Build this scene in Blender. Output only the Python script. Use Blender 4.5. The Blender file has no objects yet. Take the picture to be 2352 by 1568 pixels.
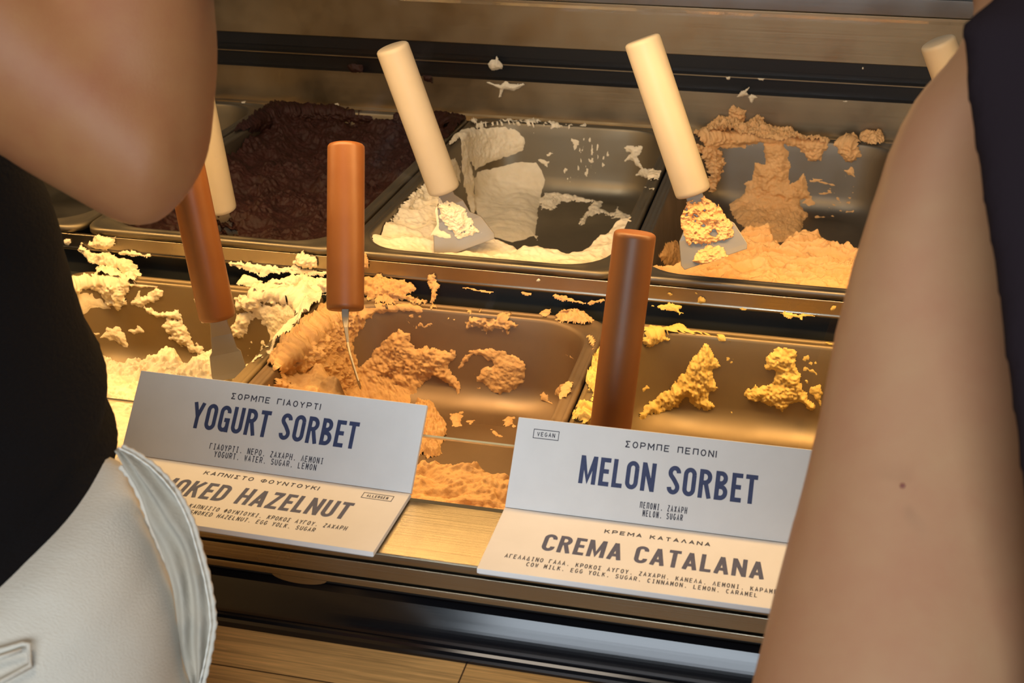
import bpy, math, random
import numpy as np
from mathutils import Matrix, Vector

# ------------------------------------------------------------------ camera, world, lights, exposure
SC = bpy.context.scene
COL = SC.collection
FPX, CX, CY = 3038.465, 1176.0, 784.0
YAW, PIT = 0.234095682, 0.430488795
CAM = np.array([0.0, -0.6498, 0.4143])
_fw = np.array([-math.sin(YAW) * math.cos(PIT), math.cos(YAW) * math.cos(PIT), -math.sin(PIT)])
_rt = np.array([math.cos(YAW), math.sin(YAW), 0.0])
_dn = np.cross(_fw, _rt)
FLOOR = -0.90

cd = bpy.data.cameras.new('camera')
cd.sensor_width = 36.0
cd.lens = FPX / 2352 * 36.0
cd.clip_start = 0.01
cd.dof.use_dof = True
cd.dof.focus_distance = 0.97
cd.dof.aperture_fstop = 21.0
co = bpy.data.objects.new('camera', cd)
COL.objects.link(co)
co.matrix_world = Matrix(((_rt[0], -_dn[0], -_fw[0], CAM[0]), (_rt[1], -_dn[1], -_fw[1], CAM[1]),
                          (_rt[2], -_dn[2], -_fw[2], CAM[2]), (0, 0, 0, 1)))
SC.camera = co
SC.view_settings.view_transform = 'Standard'
SC.view_settings.look = 'None'
SC.view_settings.exposure = 0.0
SC.view_settings.gamma = 1.0
SC.view_settings.use_curve_mapping = False

world = bpy.data.worlds.new('world')
SC.world = world
world.use_nodes = True
bg = world.node_tree.nodes['Background']
bg.inputs[0].default_value = (0.62, 0.66, 0.72, 1)
bg.inputs[1].default_value = 0.05


def area(name, loc, target, sx, sy, power, color, spread=180):
    l = bpy.data.lights.new(name, 'AREA')
    l.shape = 'RECTANGLE'
    l.size, l.size_y, l.energy, l.color = sx, sy, power, color
    l.spread = math.radians(spread)
    o = bpy.data.objects.new(name, l)
    COL.objects.link(o)
    o.location = loc
    o.rotation_euler = (Vector(target) - Vector(loc)).to_track_quat('-Z', 'Y').to_euler()
    return o


# the warm lamp strip under the case top, daylight from the shop front behind the customers, the shop's own ceiling light
LAMP_Y, LAMP_Z = 0.255, 0.285
area('case_lamp_light', (-0.15, LAMP_Y, LAMP_Z - 0.008), (-0.15, LAMP_Y - 0.03, 0), 2.0, 0.02, 11.0, (1.0, 0.57, 0.20))
area('shop_front_daylight', (0.35, -2.6, 0.85), (0.1, 0.0, 0.0), 2.2, 0.62, 46.0, (0.80, 0.90, 1.0))
area('shop_front_daylight', (0.35, -2.6, 0.33), (0.1, 0.0, 0.0), 2.2, 0.34, 20.0, (0.80, 0.90, 1.0))
area('shop_ceiling_light', (-0.6, -0.45, 1.75), (-0.4, -0.30, 0.0), 0.9, 0.5, 13.0, (1.0, 0.86, 0.70))


# ------------------------------------------------------------------ picture <-> place
def ray(px, py):
    return _fw + (px - CX) / FPX * _rt + (py - CY) / FPX * _dn


def at_depth(p, d):
    return CAM + ray(*p) * d


def at_Y(p, Y):
    r = ray(*p)
    return CAM + r * ((Y - CAM[1]) / r[1])


def at_Z(p, Z):
    r = ray(*p)
    return CAM + r * ((Z - CAM[2]) / r[2])


def project(P):
    v = P - CAM
    d = v @ _fw
    return CX + FPX * (v @ _rt) / d, CY + FPX * (v @ _dn) / d, d


CROPS = {'c1': (0, 0, 2.94), 'c2': (776, 0, 2.94), 'c3': (1552, 0, 2.94), 'c4': (0, 517, 2.94), 'c5': (776, 517, 2.94),
         'c6': (1552, 517, 2.94), 'p': (0, 0, 1.0), 'y': (880, 240, 3.92), 'k': (480, 180, 3.92), 'h': (560, 620, 5.6),
         'g': (900, 880, 5.226), 'm': (1400, 440, 6.03), 'd': (1250, 640, 4.356), 'l': (80, 400, 6.03), 'r': (820, 380, 6.03)}


def Z(code, *pts):
    ox, oy, s = CROPS[code]
    return [(ox + a / s, oy + b / s) for a, b in pts]


# ------------------------------------------------------------------ noise
def _hash(ix, iy, iz, seed):
    h = (ix * np.int64(374761393) + iy * np.int64(668265263) + iz * np.int64(2147483647 // 3) + np.int64(seed) * np.int64(974634777)) & 0xFFFFFFFF
    h = ((h ^ (h >> 13)) * np.int64(1274126177)) & 0xFFFFFFFF
    h = ((h ^ (h >> 16)) * np.int64(2246822519)) & 0xFFFFFFFF
    return ((h ^ (h >> 15)) & 0xFFFFFF) / float(0xFFFFFF)


_rng = np.random.default_rng(7)
_GR = _rng.normal(size=(1024, 3))
_GR /= np.linalg.norm(_GR, axis=1, keepdims=True)


def vnoise(P, seed=0):
    """gradient noise, about -1..1"""
    i = np.floor(P).astype(np.int64)
    f = P - i
    u = f * f * f * (f * (f * 6 - 15) + 10)
    out = 0
    for dx in (0, 1):
        wx = u[..., 0] if dx else 1 - u[..., 0]
        for dy in (0, 1):
            wy = u[..., 1] if dy else 1 - u[..., 1]
            for dz in (0, 1):
                wz = u[..., 2] if dz else 1 - u[..., 2]
                k = (_hash(i[..., 0] + dx, i[..., 1] + dy, i[..., 2] + dz, seed) * 1023).astype(np.int64)
                g = _GR[k]
                out = out + wx * wy * wz * (g[..., 0] * (f[..., 0] - dx) + g[..., 1] * (f[..., 1] - dy) + g[..., 2] * (f[..., 2] - dz))
    return out * 1.9


def fbm(P, oct=4, seed=0, gain=0.5):
    a, s, out, n = 1.0, 1.0, 0, 0
    for k in range(oct):
        out = out + a * vnoise(P * s + 17.3 * k, seed + k)
        n += a
        a *= gain
        s *= 2.03
    return out / n


def ridged(P, oct=3, seed=0):
    a, s, out, n = 1.0, 1.0, 0, 0
    for k in range(oct):
        out = out + a * (1 - np.abs(vnoise(P * s + 7.1 * k, seed + k)) * 2)
        n += a
        a *= 0.5
        s *= 2.1
    return out / n


# ------------------------------------------------------------------ materials
def mat(name, color, rough=0.5, metal=0.0, spec=0.5, noise=None, bump=None, coat=0.0, sheen=0.0, sss=0.0):
    """noise = (scale xyz, amount dark..light), bump = (scale xyz, strength, distance)"""
    m = bpy.data.materials.new(name)
    m.use_nodes = True
    nt = m.node_tree
    b = nt.nodes['Principled BSDF']
    b.inputs['Base Color'].default_value = (*color, 1)
    b.inputs['Roughness'].default_value = rough
    b.inputs['Metallic'].default_value = metal
    b.inputs['Specular IOR Level'].default_value = spec
    b.inputs['Coat Weight'].default_value = coat
    b.inputs['Sheen Weight'].default_value = sheen
    if sss:
        b.inputs['Subsurface Weight'].default_value = sss
        b.inputs['Subsurface Radius'].default_value = (1.0, 0.6, 0.3)
        b.inputs['Subsurface Scale'].default_value = 0.004
    tc = nt.nodes.new('ShaderNodeTexCoord')

    def tex(scale, detail=5):
        mp = nt.nodes.new('ShaderNodeMapping')
        mp.inputs['Scale'].default_value = scale
        nt.links.new(tc.outputs['Object'], mp.inputs['Vector'])
        n = nt.nodes.new('ShaderNodeTexNoise')
        n.inputs['Scale'].default_value = 1.0
        n.inputs['Detail'].default_value = detail
        n.inputs['Roughness'].default_value = 0.6
        nt.links.new(mp.outputs[0], n.inputs['Vector'])
        return n
    if noise:
        n = tex(noise[0])
        r = nt.nodes.new('ShaderNodeMapRange')
        r.inputs['From Min'].default_value, r.inputs['From Max'].default_value = 0.3, 0.7
        nt.links.new(n.outputs['Fac'], r.inputs['Value'])
        mx = nt.nodes.new('ShaderNodeMix')
        mx.data_type = 'RGBA'
        c2 = noise[1]
        mx.inputs['A'].default_value = (*color, 1)
        mx.inputs['B'].default_value = (*c2, 1)
        nt.links.new(r.outputs[0], mx.inputs['Factor'])
        nt.links.new(mx.outputs['Result'], b.inputs['Base Color'])
    if bump:
        n = tex(bump[0], 6)
        bp = nt.nodes.new('ShaderNodeBump')
        bp.inputs['Strength'].default_value = bump[1]
        bp.inputs['Distance'].default_value = bump[2]
        nt.links.new(n.outputs['Fac'], bp.inputs['Height'])
        nt.links.new(bp.outputs[0], b.inputs['Normal'])
    return m


def glass_mat(name, tint=(0.985, 0.99, 0.985)):
    m = bpy.data.materials.new(name)
    m.use_nodes = True
    nt = m.node_tree
    nt.nodes.remove(nt.nodes['Principled BSDF'])
    out = nt.nodes['Material Output']
    t = nt.nodes.new('ShaderNodeBsdfTransparent')
    t.inputs[0].default_value = (*tint, 1)
    g = nt.nodes.new('ShaderNodeBsdfGlossy')
    g.inputs['Roughness'].default_value = 0.0
    lw = nt.nodes.new('ShaderNodeLayerWeight')
    lw.inputs['Blend'].default_value = 0.5
    p = nt.nodes.new('ShaderNodeMath')
    p.operation = 'POWER'
    p.inputs[1].default_value = 5.0
    nt.links.new(lw.outputs['Facing'], p.inputs[0])
    f = nt.nodes.new('ShaderNodeMath')
    f.operation = 'MULTIPLY_ADD'
    f.inputs[1].default_value, f.inputs[2].default_value = 0.6, 0.022
    nt.links.new(p.outputs[0], f.inputs[0])
    mx = nt.nodes.new('ShaderNodeMixShader')
    nt.links.new(f.outputs[0], mx.inputs[0])
    nt.links.new(t.outputs[0], mx.inputs[1])
    nt.links.new(g.outputs[0], mx.inputs[2])
    nt.links.new(mx.outputs[0], out.inputs[0])
    return m


def steel_mat(name, color=(0.62, 0.60, 0.56), rough=0.3, grain=(6, 500, 500), amount=0.08):
    m = mat(name, color, rough, 1.0, bump=(grain, amount, 0.0006))
    nt = m.node_tree
    b = nt.nodes['Principled BSDF']
    tc = nt.nodes.new('ShaderNodeTexCoord')
    n = nt.nodes.new('ShaderNodeTexNoise')
    n.inputs['Scale'].default_value = 14.0
    n.inputs['Detail'].default_value = 6
    nt.links.new(tc.outputs['Object'], n.inputs['Vector'])
    r = nt.nodes.new('ShaderNodeMapRange')
    r.inputs['From Min'].default_value, r.inputs['From Max'].default_value = 0.3, 0.7
    r.inputs['To Min'].default_value, r.inputs['To Max'].default_value = rough * 0.8, rough * 1.35
    nt.links.new(n.outputs['Fac'], r.inputs['Value'])
    nt.links.new(r.outputs[0], b.inputs['Roughness'])
    return m


M = {}
M['steel'] = steel_mat('brushed steel', (0.36, 0.31, 0.235), 0.3)
M['pan_steel'] = steel_mat('pan steel', (0.225, 0.195, 0.14), 0.50, (60, 60, 60), 0.03)
M['pan_brown'] = steel_mat('pan steel with hazelnut film', (0.27, 0.195, 0.125), 0.56, (60, 60, 60), 0.03)
M['pan_amber'] = steel_mat('pan steel with yellow film', (0.29, 0.22, 0.125), 0.56, (60, 60, 60), 0.03)
M['pan_grey'] = steel_mat('pan steel, greyer', (0.20, 0.18, 0.15), 0.50, (60, 60, 60), 0.03)
M['ledge'] = steel_mat('ledge steel', (0.30, 0.26, 0.19), 0.30, (8, 900, 900), 0.25)
M['panel_steel'] = steel_mat('back panel steel', (0.33, 0.26, 0.165), 0.36, (4, 300, 300), 0.12)
M['shelf_steel'] = steel_mat('shelf steel', (0.20, 0.20, 0.195), 0.3)
M['black'] = mat('black plastic', (0.008, 0.008, 0.009), 0.35, spec=0.4)
M['well'] = mat('dark well', (0.02, 0.022, 0.022), 0.45, spec=0.4)
M['bumper'] = mat('black bumper', (0.002, 0.002, 0.003), 0.13, spec=0.5, bump=((3, 300, 300), 0.03, 0.0005))
M['groove'] = mat('groove', (0.006, 0.005, 0.004), 0.6, spec=0.2)
M['glass'] = glass_mat('pane glass')
M['glass_edge'] = mat('glass edge', (0.62, 0.48, 0.24), 0.2, spec=0.6)
M['white_handle'] = mat('cream plastic', (0.48, 0.435, 0.35), 0.42, spec=0.3, noise=((25, 25, 25), (0.45, 0.40, 0.315)), bump=((350, 350, 350), 0.05, 0.0005))
M['brown_handle'] = mat('brown plastic', (0.185, 0.070, 0.018), 0.42, spec=0.4, noise=((30, 30, 30), (0.16, 0.056, 0.014)), bump=((420, 420, 420), 0.05, 0.0005))
M['blade'] = steel_mat('blade steel', (0.30, 0.265, 0.21), 0.5, (80, 80, 80), 0.02)
M['card'] = mat('card board', (0.72, 0.71, 0.69), 0.55, spec=0.3, noise=((40, 40, 40), (0.68, 0.67, 0.65)), bump=((900, 900, 900), 0.05, 0.0003))
M['card_edge'] = mat('card edge', (0.34, 0.36, 0.36), 0.6)
M['ink_blue'] = mat('blue ink', (0.033, 0.048, 0.115), 0.5, spec=0.3, noise=((300, 300, 300), (0.05, 0.067, 0.15)))
M['ink_dark'] = mat('dark ink', (0.05, 0.05, 0.07), 0.6, spec=0.2)


def gelato(name, c1, c2, bump=0.6, sss=0.12):
    return mat(name, c1, 0.55, spec=0.22, noise=((70, 70, 70), c2), bump=((420, 420, 420), bump, 0.0012), sss=sss)


M['hazelnut'] = gelato('hazelnut gelato', (0.61, 0.39, 0.18), (0.52, 0.31, 0.13))
M['crema'] = gelato('yellow gelato', (0.78, 0.56, 0.17), (0.68, 0.46, 0.12))
M['cream'] = gelato('cream gelato', (0.86, 0.76, 0.54), (0.78, 0.66, 0.43))
M['yogurt'] = gelato('yogurt sorbet', (0.82, 0.75, 0.60), (0.74, 0.66, 0.50), 0.2)
M['melon'] = gelato('melon sorbet', (0.80, 0.52, 0.26), (0.72, 0.43, 0.19))
M['berry'] = gelato('dark berry sorbet', (0.036, 0.011, 0.008), (0.022, 0.008, 0.005), 0.5, 0.0)
M['skin_tan'] = mat('tanned skin', (0.36, 0.155, 0.056), 0.5, spec=0.3, noise=((34, 34, 34), (0.325, 0.118, 0.046)), bump=((900, 900, 900), 0.12, 0.0008), sss=0.15)
M['skin_light'] = mat('lighter skin', (0.40, 0.225, 0.118), 0.5, spec=0.3, noise=((34, 34, 34), (0.375, 0.185, 0.10)), bump=((900, 900, 900), 0.10, 0.0008), sss=0.15)
M['mole'] = mat('mole', (0.22, 0.07, 0.05), 0.6)
M['knit'] = mat('black knit', (0.006, 0.0048, 0.005), 0.9, spec=0.1, bump=((260, 260, 700), 0.6, 0.002), sheen=0.02)
M['dark_shirt'] = mat('dark shirt cotton', (0.015, 0.010, 0.013), 0.9, spec=0.1, bump=((500, 500, 500), 0.3, 0.001))
M['linen'] = mat('off white cotton', (0.66, 0.62, 0.53), 0.85, spec=0.15, noise=((14, 14, 14), (0.60, 0.55, 0.46)), bump=((300, 1500, 1100), 0.5, 0.001), sheen=0.1)
M['pocket_shade'] = mat('shaded pocket cloth', (0.44, 0.40, 0.325), 0.85, spec=0.15, noise=((30, 30, 30), (0.38, 0.34, 0.27)), bump=((700, 700, 300), 0.4, 0.001), sheen=0.1)  # trouser cotton, darkened: shade inside the gaping pocket put into the colour
M['thread'] = mat('seam thread', (0.74, 0.72, 0.64), 0.8)
M['hair'] = mat('brown hair', (0.05, 0.03, 0.02), 0.5)


def wood_mat():
    m = bpy.data.materials.new('oak strips')
    m.use_nodes = True
    nt = m.node_tree
    b = nt.nodes['Principled BSDF']
    N, L = nt.nodes.new, nt.links.new
    tc = N('ShaderNodeTexCoord')
    br = N('ShaderNodeTexBrick')
    br.offset = 0.37
    br.inputs['Scale'].default_value = 1.0
    br.inputs['Brick Width'].default_value = 0.42
    br.inputs['Row Height'].default_value = 0.034
    br.inputs['Mortar Size'].default_value = 0.0005
    br.inputs['Color1'].default_value = (0.64, 0.335, 0.10, 1)
    br.inputs['Color2'].default_value = (0.76, 0.43, 0.15, 1)
    br.inputs['Mortar'].default_value = (0.10, 0.045, 0.015, 1)
    mp0 = N('ShaderNodeMapping')
    mp0.inputs['Location'].default_value = (0.165, 0.0, 0.0)
    L(tc.outputs['Object'], mp0.inputs[0])
    L(mp0.outputs[0], br.inputs['Vector'])
    mp = N('ShaderNodeMapping')
    mp.inputs['Scale'].default_value = (14, 420, 420)
    L(tc.outputs['Object'], mp.inputs[0])
    n = N('ShaderNodeTexNoise')
    n.inputs['Scale'].default_value = 1.0
    n.inputs['Detail'].default_value = 8
    n.inputs['Roughness'].default_value = 0.65
    n.inputs['Distortion'].default_value = 0.6
    L(mp.outputs[0], n.inputs['Vector'])
    r = N('ShaderNodeMapRange')
    r.inputs['From Min'].default_value, r.inputs['From Max'].default_value = 0.35, 0.65
    r.inputs['To Min'].default_value, r.inputs['To Max'].default_value = 0.6, 1.2
    L(n.outputs['Fac'], r.inputs['Value'])
    mx = N('ShaderNodeMix')
    mx.data_type = 'RGBA'
    mx.blend_type = 'MULTIPLY'
    mx.inputs['Factor'].default_value = 1.0
    L(br.outputs['Color'], mx.inputs['A'])
    L(r.outputs[0], mx.inputs['B'])
    L(mx.outputs['Result'], b.inputs['Base Color'])
    b.inputs['Roughness'].default_value = 0.38
    bp = N('ShaderNodeBump')
    bp.inputs['Strength'].default_value = 0.15
    bp.inputs['Distance'].default_value = 0.0005
    L(n.outputs['Fac'], bp.inputs['Height'])
    L(bp.outputs[0], b.inputs['Normal'])
    return m


M['oak'] = wood_mat()
M['wall'] = mat('plaster', (0.45, 0.40, 0.34), 0.8, noise=((3, 3, 3), (0.42, 0.37, 0.31)))
M['floor'] = mat('floor stone', (0.22, 0.20, 0.18), 0.5, noise=((5, 5, 5), (0.18, 0.16, 0.14)))


# ------------------------------------------------------------------ object helpers
def link(name, verts, faces, material=None, parent=None, smooth=False):
    me = bpy.data.meshes.new(name)
    verts = np.asarray(verts, dtype=np.float64)
    if isinstance(faces, np.ndarray):
        k = faces.shape[1]
        me.vertices.add(len(verts))
        me.vertices.foreach_set('co', verts.astype(np.float32).ravel())
        me.loops.add(faces.size)
        me.loops.foreach_set('vertex_index', faces.astype(np.int32).ravel())
        me.polygons.add(len(faces))
        me.polygons.foreach_set('loop_start', np.arange(0, faces.size, k, dtype=np.int32))
        me.polygons.foreach_set('loop_total', np.full(len(faces), k, dtype=np.int32))
        me.update(calc_edges=True)
        me.validate()
    else:
        me.from_pydata([tuple(v) for v in verts], [], [tuple(f) for f in faces])
        me.update()
    if smooth:
        me.polygons.foreach_set('use_smooth', np.ones(len(me.polygons), dtype=bool))
    if material:
        me.materials.append(material)
    o = bpy.data.objects.new(name, me)
    COL.objects.link(o)
    if parent:
        o.parent = parent
        o.matrix_parent_inverse = parent.matrix_world.inverted()
    return o


def tag(o, label=None, cat=None, group=None, kind=None):
    for k, v in (('label', label), ('category', cat), ('group', group), ('kind', kind)):
        if v:
            o[k] = v
    return o


def empty(name, loc, label=None, cat=None, group=None):
    o = bpy.data.objects.new(name, None)
    COL.objects.link(o)
    o.location = loc
    o.empty_display_size = 0.03
    o.matrix_world = Matrix.Translation(Vector(loc))
    return tag(o, label, cat, group)


class MB:
    def __init__(self):
        self.v, self.f = [], []

    def add(self, v, f):
        n = len(self.v)
        self.v += [tuple(p) for p in v]
        self.f += [tuple(i + n for i in q) for q in f]
        return self

    def box(self, x0, x1, y0, y1, z0, z1):
        v = [(x, y, z) for x in (x0, x1) for y in (y0, y1) for z in (z0, z1)]
        return self.add(v, [(0, 1, 3, 2), (4, 6, 7, 5), (0, 4, 5, 1), (2, 3, 7, 6), (0, 2, 6, 4), (1, 5, 7, 3)])

    def prism_x(self, prof, x0, x1, closed=True):
        n = len(prof)
        v = [(x0, y, z) for y, z in prof] + [(x1, y, z) for y, z in prof]
        f = [(i, (i + 1) % n, n + (i + 1) % n, n + i) for i in range(n if closed else n - 1)]
        if closed:
            f += [tuple(range(n))[::-1], tuple(range(n, 2 * n))]
        return self.add(v, f)

    def tube(self, pts, r, n=10, cap=True):
        pts = [np.array(p, float) for p in pts]
        rs = r if hasattr(r, '__len__') else [r] * len(pts)
        v, f = [], []
        for i, p in enumerate(pts):
            d = pts[min(i + 1, len(pts) - 1)] - pts[max(i - 1, 0)]
            d /= np.linalg.norm(d)
            a = np.cross(d, (0.31, 0.2, 0.93) if abs(d[2]) < 0.9 else (1, 0, 0))
            a /= np.linalg.norm(a)
            b = np.cross(d, a)
            for k in range(n):
                t = 2 * math.pi * k / n
                v.append(p + rs[i] * (a * math.cos(t) + b * math.sin(t)))
        for i in range(len(pts) - 1):
            for k in range(n):
                k2 = (k + 1) % n
                f.append((i * n + k, i * n + k2, (i + 1) * n + k2, (i + 1) * n + k))
        if cap:
            f.append(tuple(range(n))[::-1])
            f.append(tuple(range((len(pts) - 1) * n, len(pts) * n)))
        return self.add(v, f)

    def build(self, name, m, parent=None, smooth=False, bevel=0, seg=2):
        o = link(name, self.v, self.f, m, parent, smooth)
        if bevel:
            b = o.modifiers.new('bevel', 'BEVEL')
            b.width, b.segments, b.limit_method, b.angle_limit = bevel, seg, 'ANGLE', 0.6
            for p in o.data.polygons:
                p.use_smooth = True
            w = o.modifiers.new('wn', 'WEIGHTED_NORMAL')
            w.keep_sharp = True
        return o


# ------------------------------------------------------------------ the setting
def struct(o):
    o['kind'] = 'structure'
    return o


struct(MB().box(-3, 3, -4, 2.2, FLOOR - 0.05, FLOOR).build('floor', M['floor']))
struct(MB().box(-3, 3, 2.2, 2.3, FLOOR, 2.0).build('wall_back', M['wall']))
struct(MB().box(-3.1, -3.0, -4, 2.2, FLOOR, 2.0).build('wall_left', M['wall']))

# ------------------------------------------------------------------ the case
XL, XR = -1.35, 0.95
case = empty('display_case', (-0.2, 0.3, FLOOR), 'stainless steel gelato display case with glass front and black bumper', 'display case')
ZL = -0.0042                                     # top of the ledge; the cards' lower faces lie at zero
FE = at_Z((1176, 1312), ZL)[1]
zf = lambda y: at_Y((1176, y), FE)[2]
MB().box(XL, XR, FE, 0.0, zf(1334), ZL).build('ledge', M['ledge'], case, bevel=0.0012)
for y0, y1 in ((1340, 1376), (1382, 1398)):
    MB().box(XL, XR, FE + 0.0006, -0.004, zf(y1), zf(y0)).build('trim_strip', M['ledge'], case, bevel=0.0006)
MB().box(XL, XR, FE + 0.004, -0.003, zf(1410), zf(1334) - 0.0002).build('trim_backing', M['groove'], case)
ZT = zf(1398)
# a small steel tab peeping out under the lowest strip
tb = [(-0.268 + 0.017 * math.cos(t), FE + 0.001, ZT + 0.0005 - 0.0048 * math.sin(t)) for t in np.linspace(0, math.pi, 15)]
MB().add(tb + [(x, y + 0.002, z) for x, y, z in tb], [tuple(range(15)), tuple(range(29, 14, -1))] + [(i, i + 15, i + 16, i + 1) for i in range(14)]).build('latch_tab', M['ledge'], case)
# black bumper: rounded nose above a small foot
ZO = -0.0632                                      # top of the oak counter
YO = at_Z((1176, 1540), ZO)[1]                   # where the bumper's foot meets it
A_, B_ = np.array([FE + 0.0005, ZT - 0.0065]), np.array([YO + 0.0035, ZO + 0.0085])
fn_ = np.array([-(A_[1] - B_[1]), A_[0] - B_[0]])
fn_ = np.array([-abs(fn_[0]), abs(fn_[1])]) / np.linalg.norm(fn_)
prof = [(-0.002, ZT - 0.002), (FE + 0.008, ZT - 0.002), (FE + 0.0055, ZT - 0.0024), (FE + 0.003, ZT - 0.0038)]
for t in np.linspace(0, 1, 13):
    q_ = A_ + (B_ - A_) * t + fn_ * 0.0007 * 4 * t * (1 - t)
    prof.append((q_[0], q_[1]))
prof += [(YO + 0.0040, ZO + 0.0070), (YO + 0.0032, ZO + 0.0062), (YO + 0.0016, ZO + 0.0052), (YO + 0.0004, ZO + 0.0036), (YO, ZO + 0.0018), (YO, ZO + 0.0002), (-0.002, ZO + 0.0002)]
MB().prism_x(prof, XL, XR).build('bumper', M['bumper'], case)
# glass: a low slanted strip under the cards, and the tall pane above and behind it
VD = np.array([0, 0.651, 0.759])
ND = np.array([0, 0.759, -0.651])


def slab(x0, x1, a, d, length, thick, nrm):
    a, d, nrm = np.array(a), np.array(d), np.array(nrm)
    P = [a, a + d * length, a + d * length + nrm * thick, a + nrm * thick]
    return MB().prism_x([(p[1], p[2]) for p in P], x0, x1)


slab(XL, XR, (0, 0.0095, ZL + 0.0005), VD, 0.0345, 0.005, ND).build('lower_glass_strip', M['glass'], case)
e0 = np.array([0, 0.0095, ZL + 0.0005]) + VD * 0.0346
slab(XL, XR, e0, VD, 0.0011, 0.005, ND).build('glass_strip_edge', M['glass_edge'], case)
PD = np.array([0, math.cos(math.radians(62)), math.sin(math.radians(62))])
PN = np.array([0, math.sin(math.radians(62)), -math.cos(math.radians(62))])
slab(XL, XR, (0, 0.0400, 0.0310), PD, 0.262, 0.006, PN).build('front_pane', M['glass'], case)
# body below the ledge
MB().box(XL, XR, -0.002, 0.03, FLOOR + 0.1, ZO - 0.001).build('front_body', M['black'], case)
# inner well, all dark
MB().box(XL, XR, 0.0005, 0.0045, -0.30, ZL - 0.001).build('well_front', M['well'], case)
MB().box(XL, XR, 0.0, 0.87, -0.305, -0.30).build('well_floor', M['well'], case)
# step between the rows: a steel rail with a bead along its foot, dark recess below
MB().prism_x([(0.3755, -0.0050), (0.3755, -0.0165), (0.3745, -0.0185), (0.3752, -0.0205), (0.3775, -0.0212), (0.386, -0.0212), (0.386, -0.0185), (0.380, -0.0185), (0.380, -0.0050)], XL, XR).build('step_rail', M['steel'], case, bevel=0.0008)
MB().box(XL, XR, 0.3815, 0.3845, -0.30, -0.0225).build('step_recess', M['well'], case)
MB().prism_x([(0.3605, -0.050), (0.3605, -0.0470), (0.381, -0.0450), (0.381, -0.050)], XL, XR).build('gap_sill', M['well'], case)
# back: steel riser, black sliding-door track with two grooves, steel upstand, top shelf
YB = 0.858
ZB = [at_Y((1176, y), YB)[2] for y in (187, 149, 107.5, 1.0)]
MB().box(XL, XR, YB, YB + 0.01, -0.03, ZB[0]).build('back_riser', M['panel_steel'], case, bevel=0.001)
MB().prism_x([(YB - 0.022, -0.012), (YB + 0.002, -0.012), (YB + 0.002, -0.0005), (YB - 0.004, -0.003), (YB - 0.022, -0.004)], XL, XR).build('back_flange', M['steel'], case)
h = ZB[2] - ZB[0]
MB().prism_x([(YB - 0.001, ZB[0]), (YB - 0.001, ZB[0] + 0.0008), (YB + 0.012, ZB[0] + 0.0012), (YB + 0.012, ZB[1] - 0.0006), (YB, ZB[1] - 0.0005), (YB, ZB[1] + 0.0006),
              (YB + 0.012, ZB[1] + 0.001), (YB + 0.012, ZB[1] + 0.007), (YB + 0.006, ZB[1] + 0.0075), (YB + 0.006, ZB[2]), (YB + 0.02, ZB[2]), (YB + 0.02, ZB[0])], XL, XR).build('door_track', M['black'], case)
for z in (ZB[0] + 0.0002, ZB[1]):
    MB().box(XL, XR, YB - 0.002, YB + 0.001, z - 0.0005, z + 0.0006).build('track_lip', M['panel_steel'], case)
MB().box(XL, XR, YB + 0.004, YB + 0.014, ZB[2], ZB[3]).build('back_upstand', M['panel_steel'], case, bevel=0.0008)
MB().box(XL, XR, YB + 0.003, YB + 0.45, ZB[3] + 0.0003, ZB[3] + 0.02).build('top_shelf', M['shelf_steel'], case, bevel=0.0012)
MB().box(XL, XR, YB + 0.02, YB + 0.44, FLOOR + 0.1, ZB[0] - 0.002).build('rear_body', M['black'], case)
# lamp housing under the case top
MB().box(XL, XR, LAMP_Y - 0.02, LAMP_Y + 0.02, LAMP_Z + 0.0, LAMP_Z + 0.02).build('lamp_housing', M['steel'], case, bevel=0.003)
MB().box(XL, XR, 0.150, LAMP_Y + 0.05, LAMP_Z + 0.021, LAMP_Z + 0.029).build('glass_top', M['glass'], case)
for x in (XL, XR - 0.02):
    MB().box(x, x + 0.02, 0.03, YB + 0.02, FLOOR + 0.1, LAMP_Z + 0.03).build('end_panel', M['panel_steel'], case)
MB().box(XL + 0.05, XR - 0.05, 0.05, YB, FLOOR, FLOOR + 0.1).build('plinth', M['black'], case)

# oak counter in front
oc = MB().box(XL, XR, -0.148, -0.0025, ZO - 0.030, ZO).build('oak_counter', M['oak'], bevel=0.002)
tag(oc, 'narrow oak strip counter running under the black bumper', 'counter')

# ------------------------------------------------------------------ pans
HA, HB, HR, HD = 0.112, 0.163, 0.046, 0.079
HBF, HBB = 0.163, 0.216


def rrect(a, b, r, n, hb=None):
    a0, b0, r0 = HA, (hb or HB), HR
    segs = [2 * (b0 - r0), math.pi / 2 * r0, 2 * (a0 - r0), math.pi / 2 * r0] * 2
    tot = sum(segs)
    out = np.zeros((n, 2))
    bounds = np.cumsum([0] + segs)
    r = max(min(r, a - 1e-4, b - 1e-4), 1e-4)
    cx, cy = a - r, b - r
    for i in range(n):
        s = tot * i / n
        k = int(np.searchsorted(bounds, s, side='right') - 1)
        f = (s - bounds[k]) / segs[k]
        if k == 0:
            p = (a, -cy + 2 * cy * f)
        elif k == 1:
            t = f * math.pi / 2
            p = (cx + r * math.cos(t), cy + r * math.sin(t))
        elif k == 2:
            p = (cx - 2 * cx * f, b)
        elif k == 3:
            t = math.pi / 2 + f * math.pi / 2
            p = (-cx + r * math.cos(t), cy + r * math.sin(t))
        elif k == 4:
            p = (-a, cy - 2 * cy * f)
        elif k == 5:
            t = math.pi + f * math.pi / 2
            p = (-cx + r * math.cos(t), -cy + r * math.sin(t))
        elif k == 6:
            p = (-cx + 2 * cx * f, -b)
        else:
            t = 1.5 * math.pi + f * math.pi / 2
            p = (cx + r * math.cos(t), -cy + r * math.sin(t))
        out[i] = p
    return out


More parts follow.
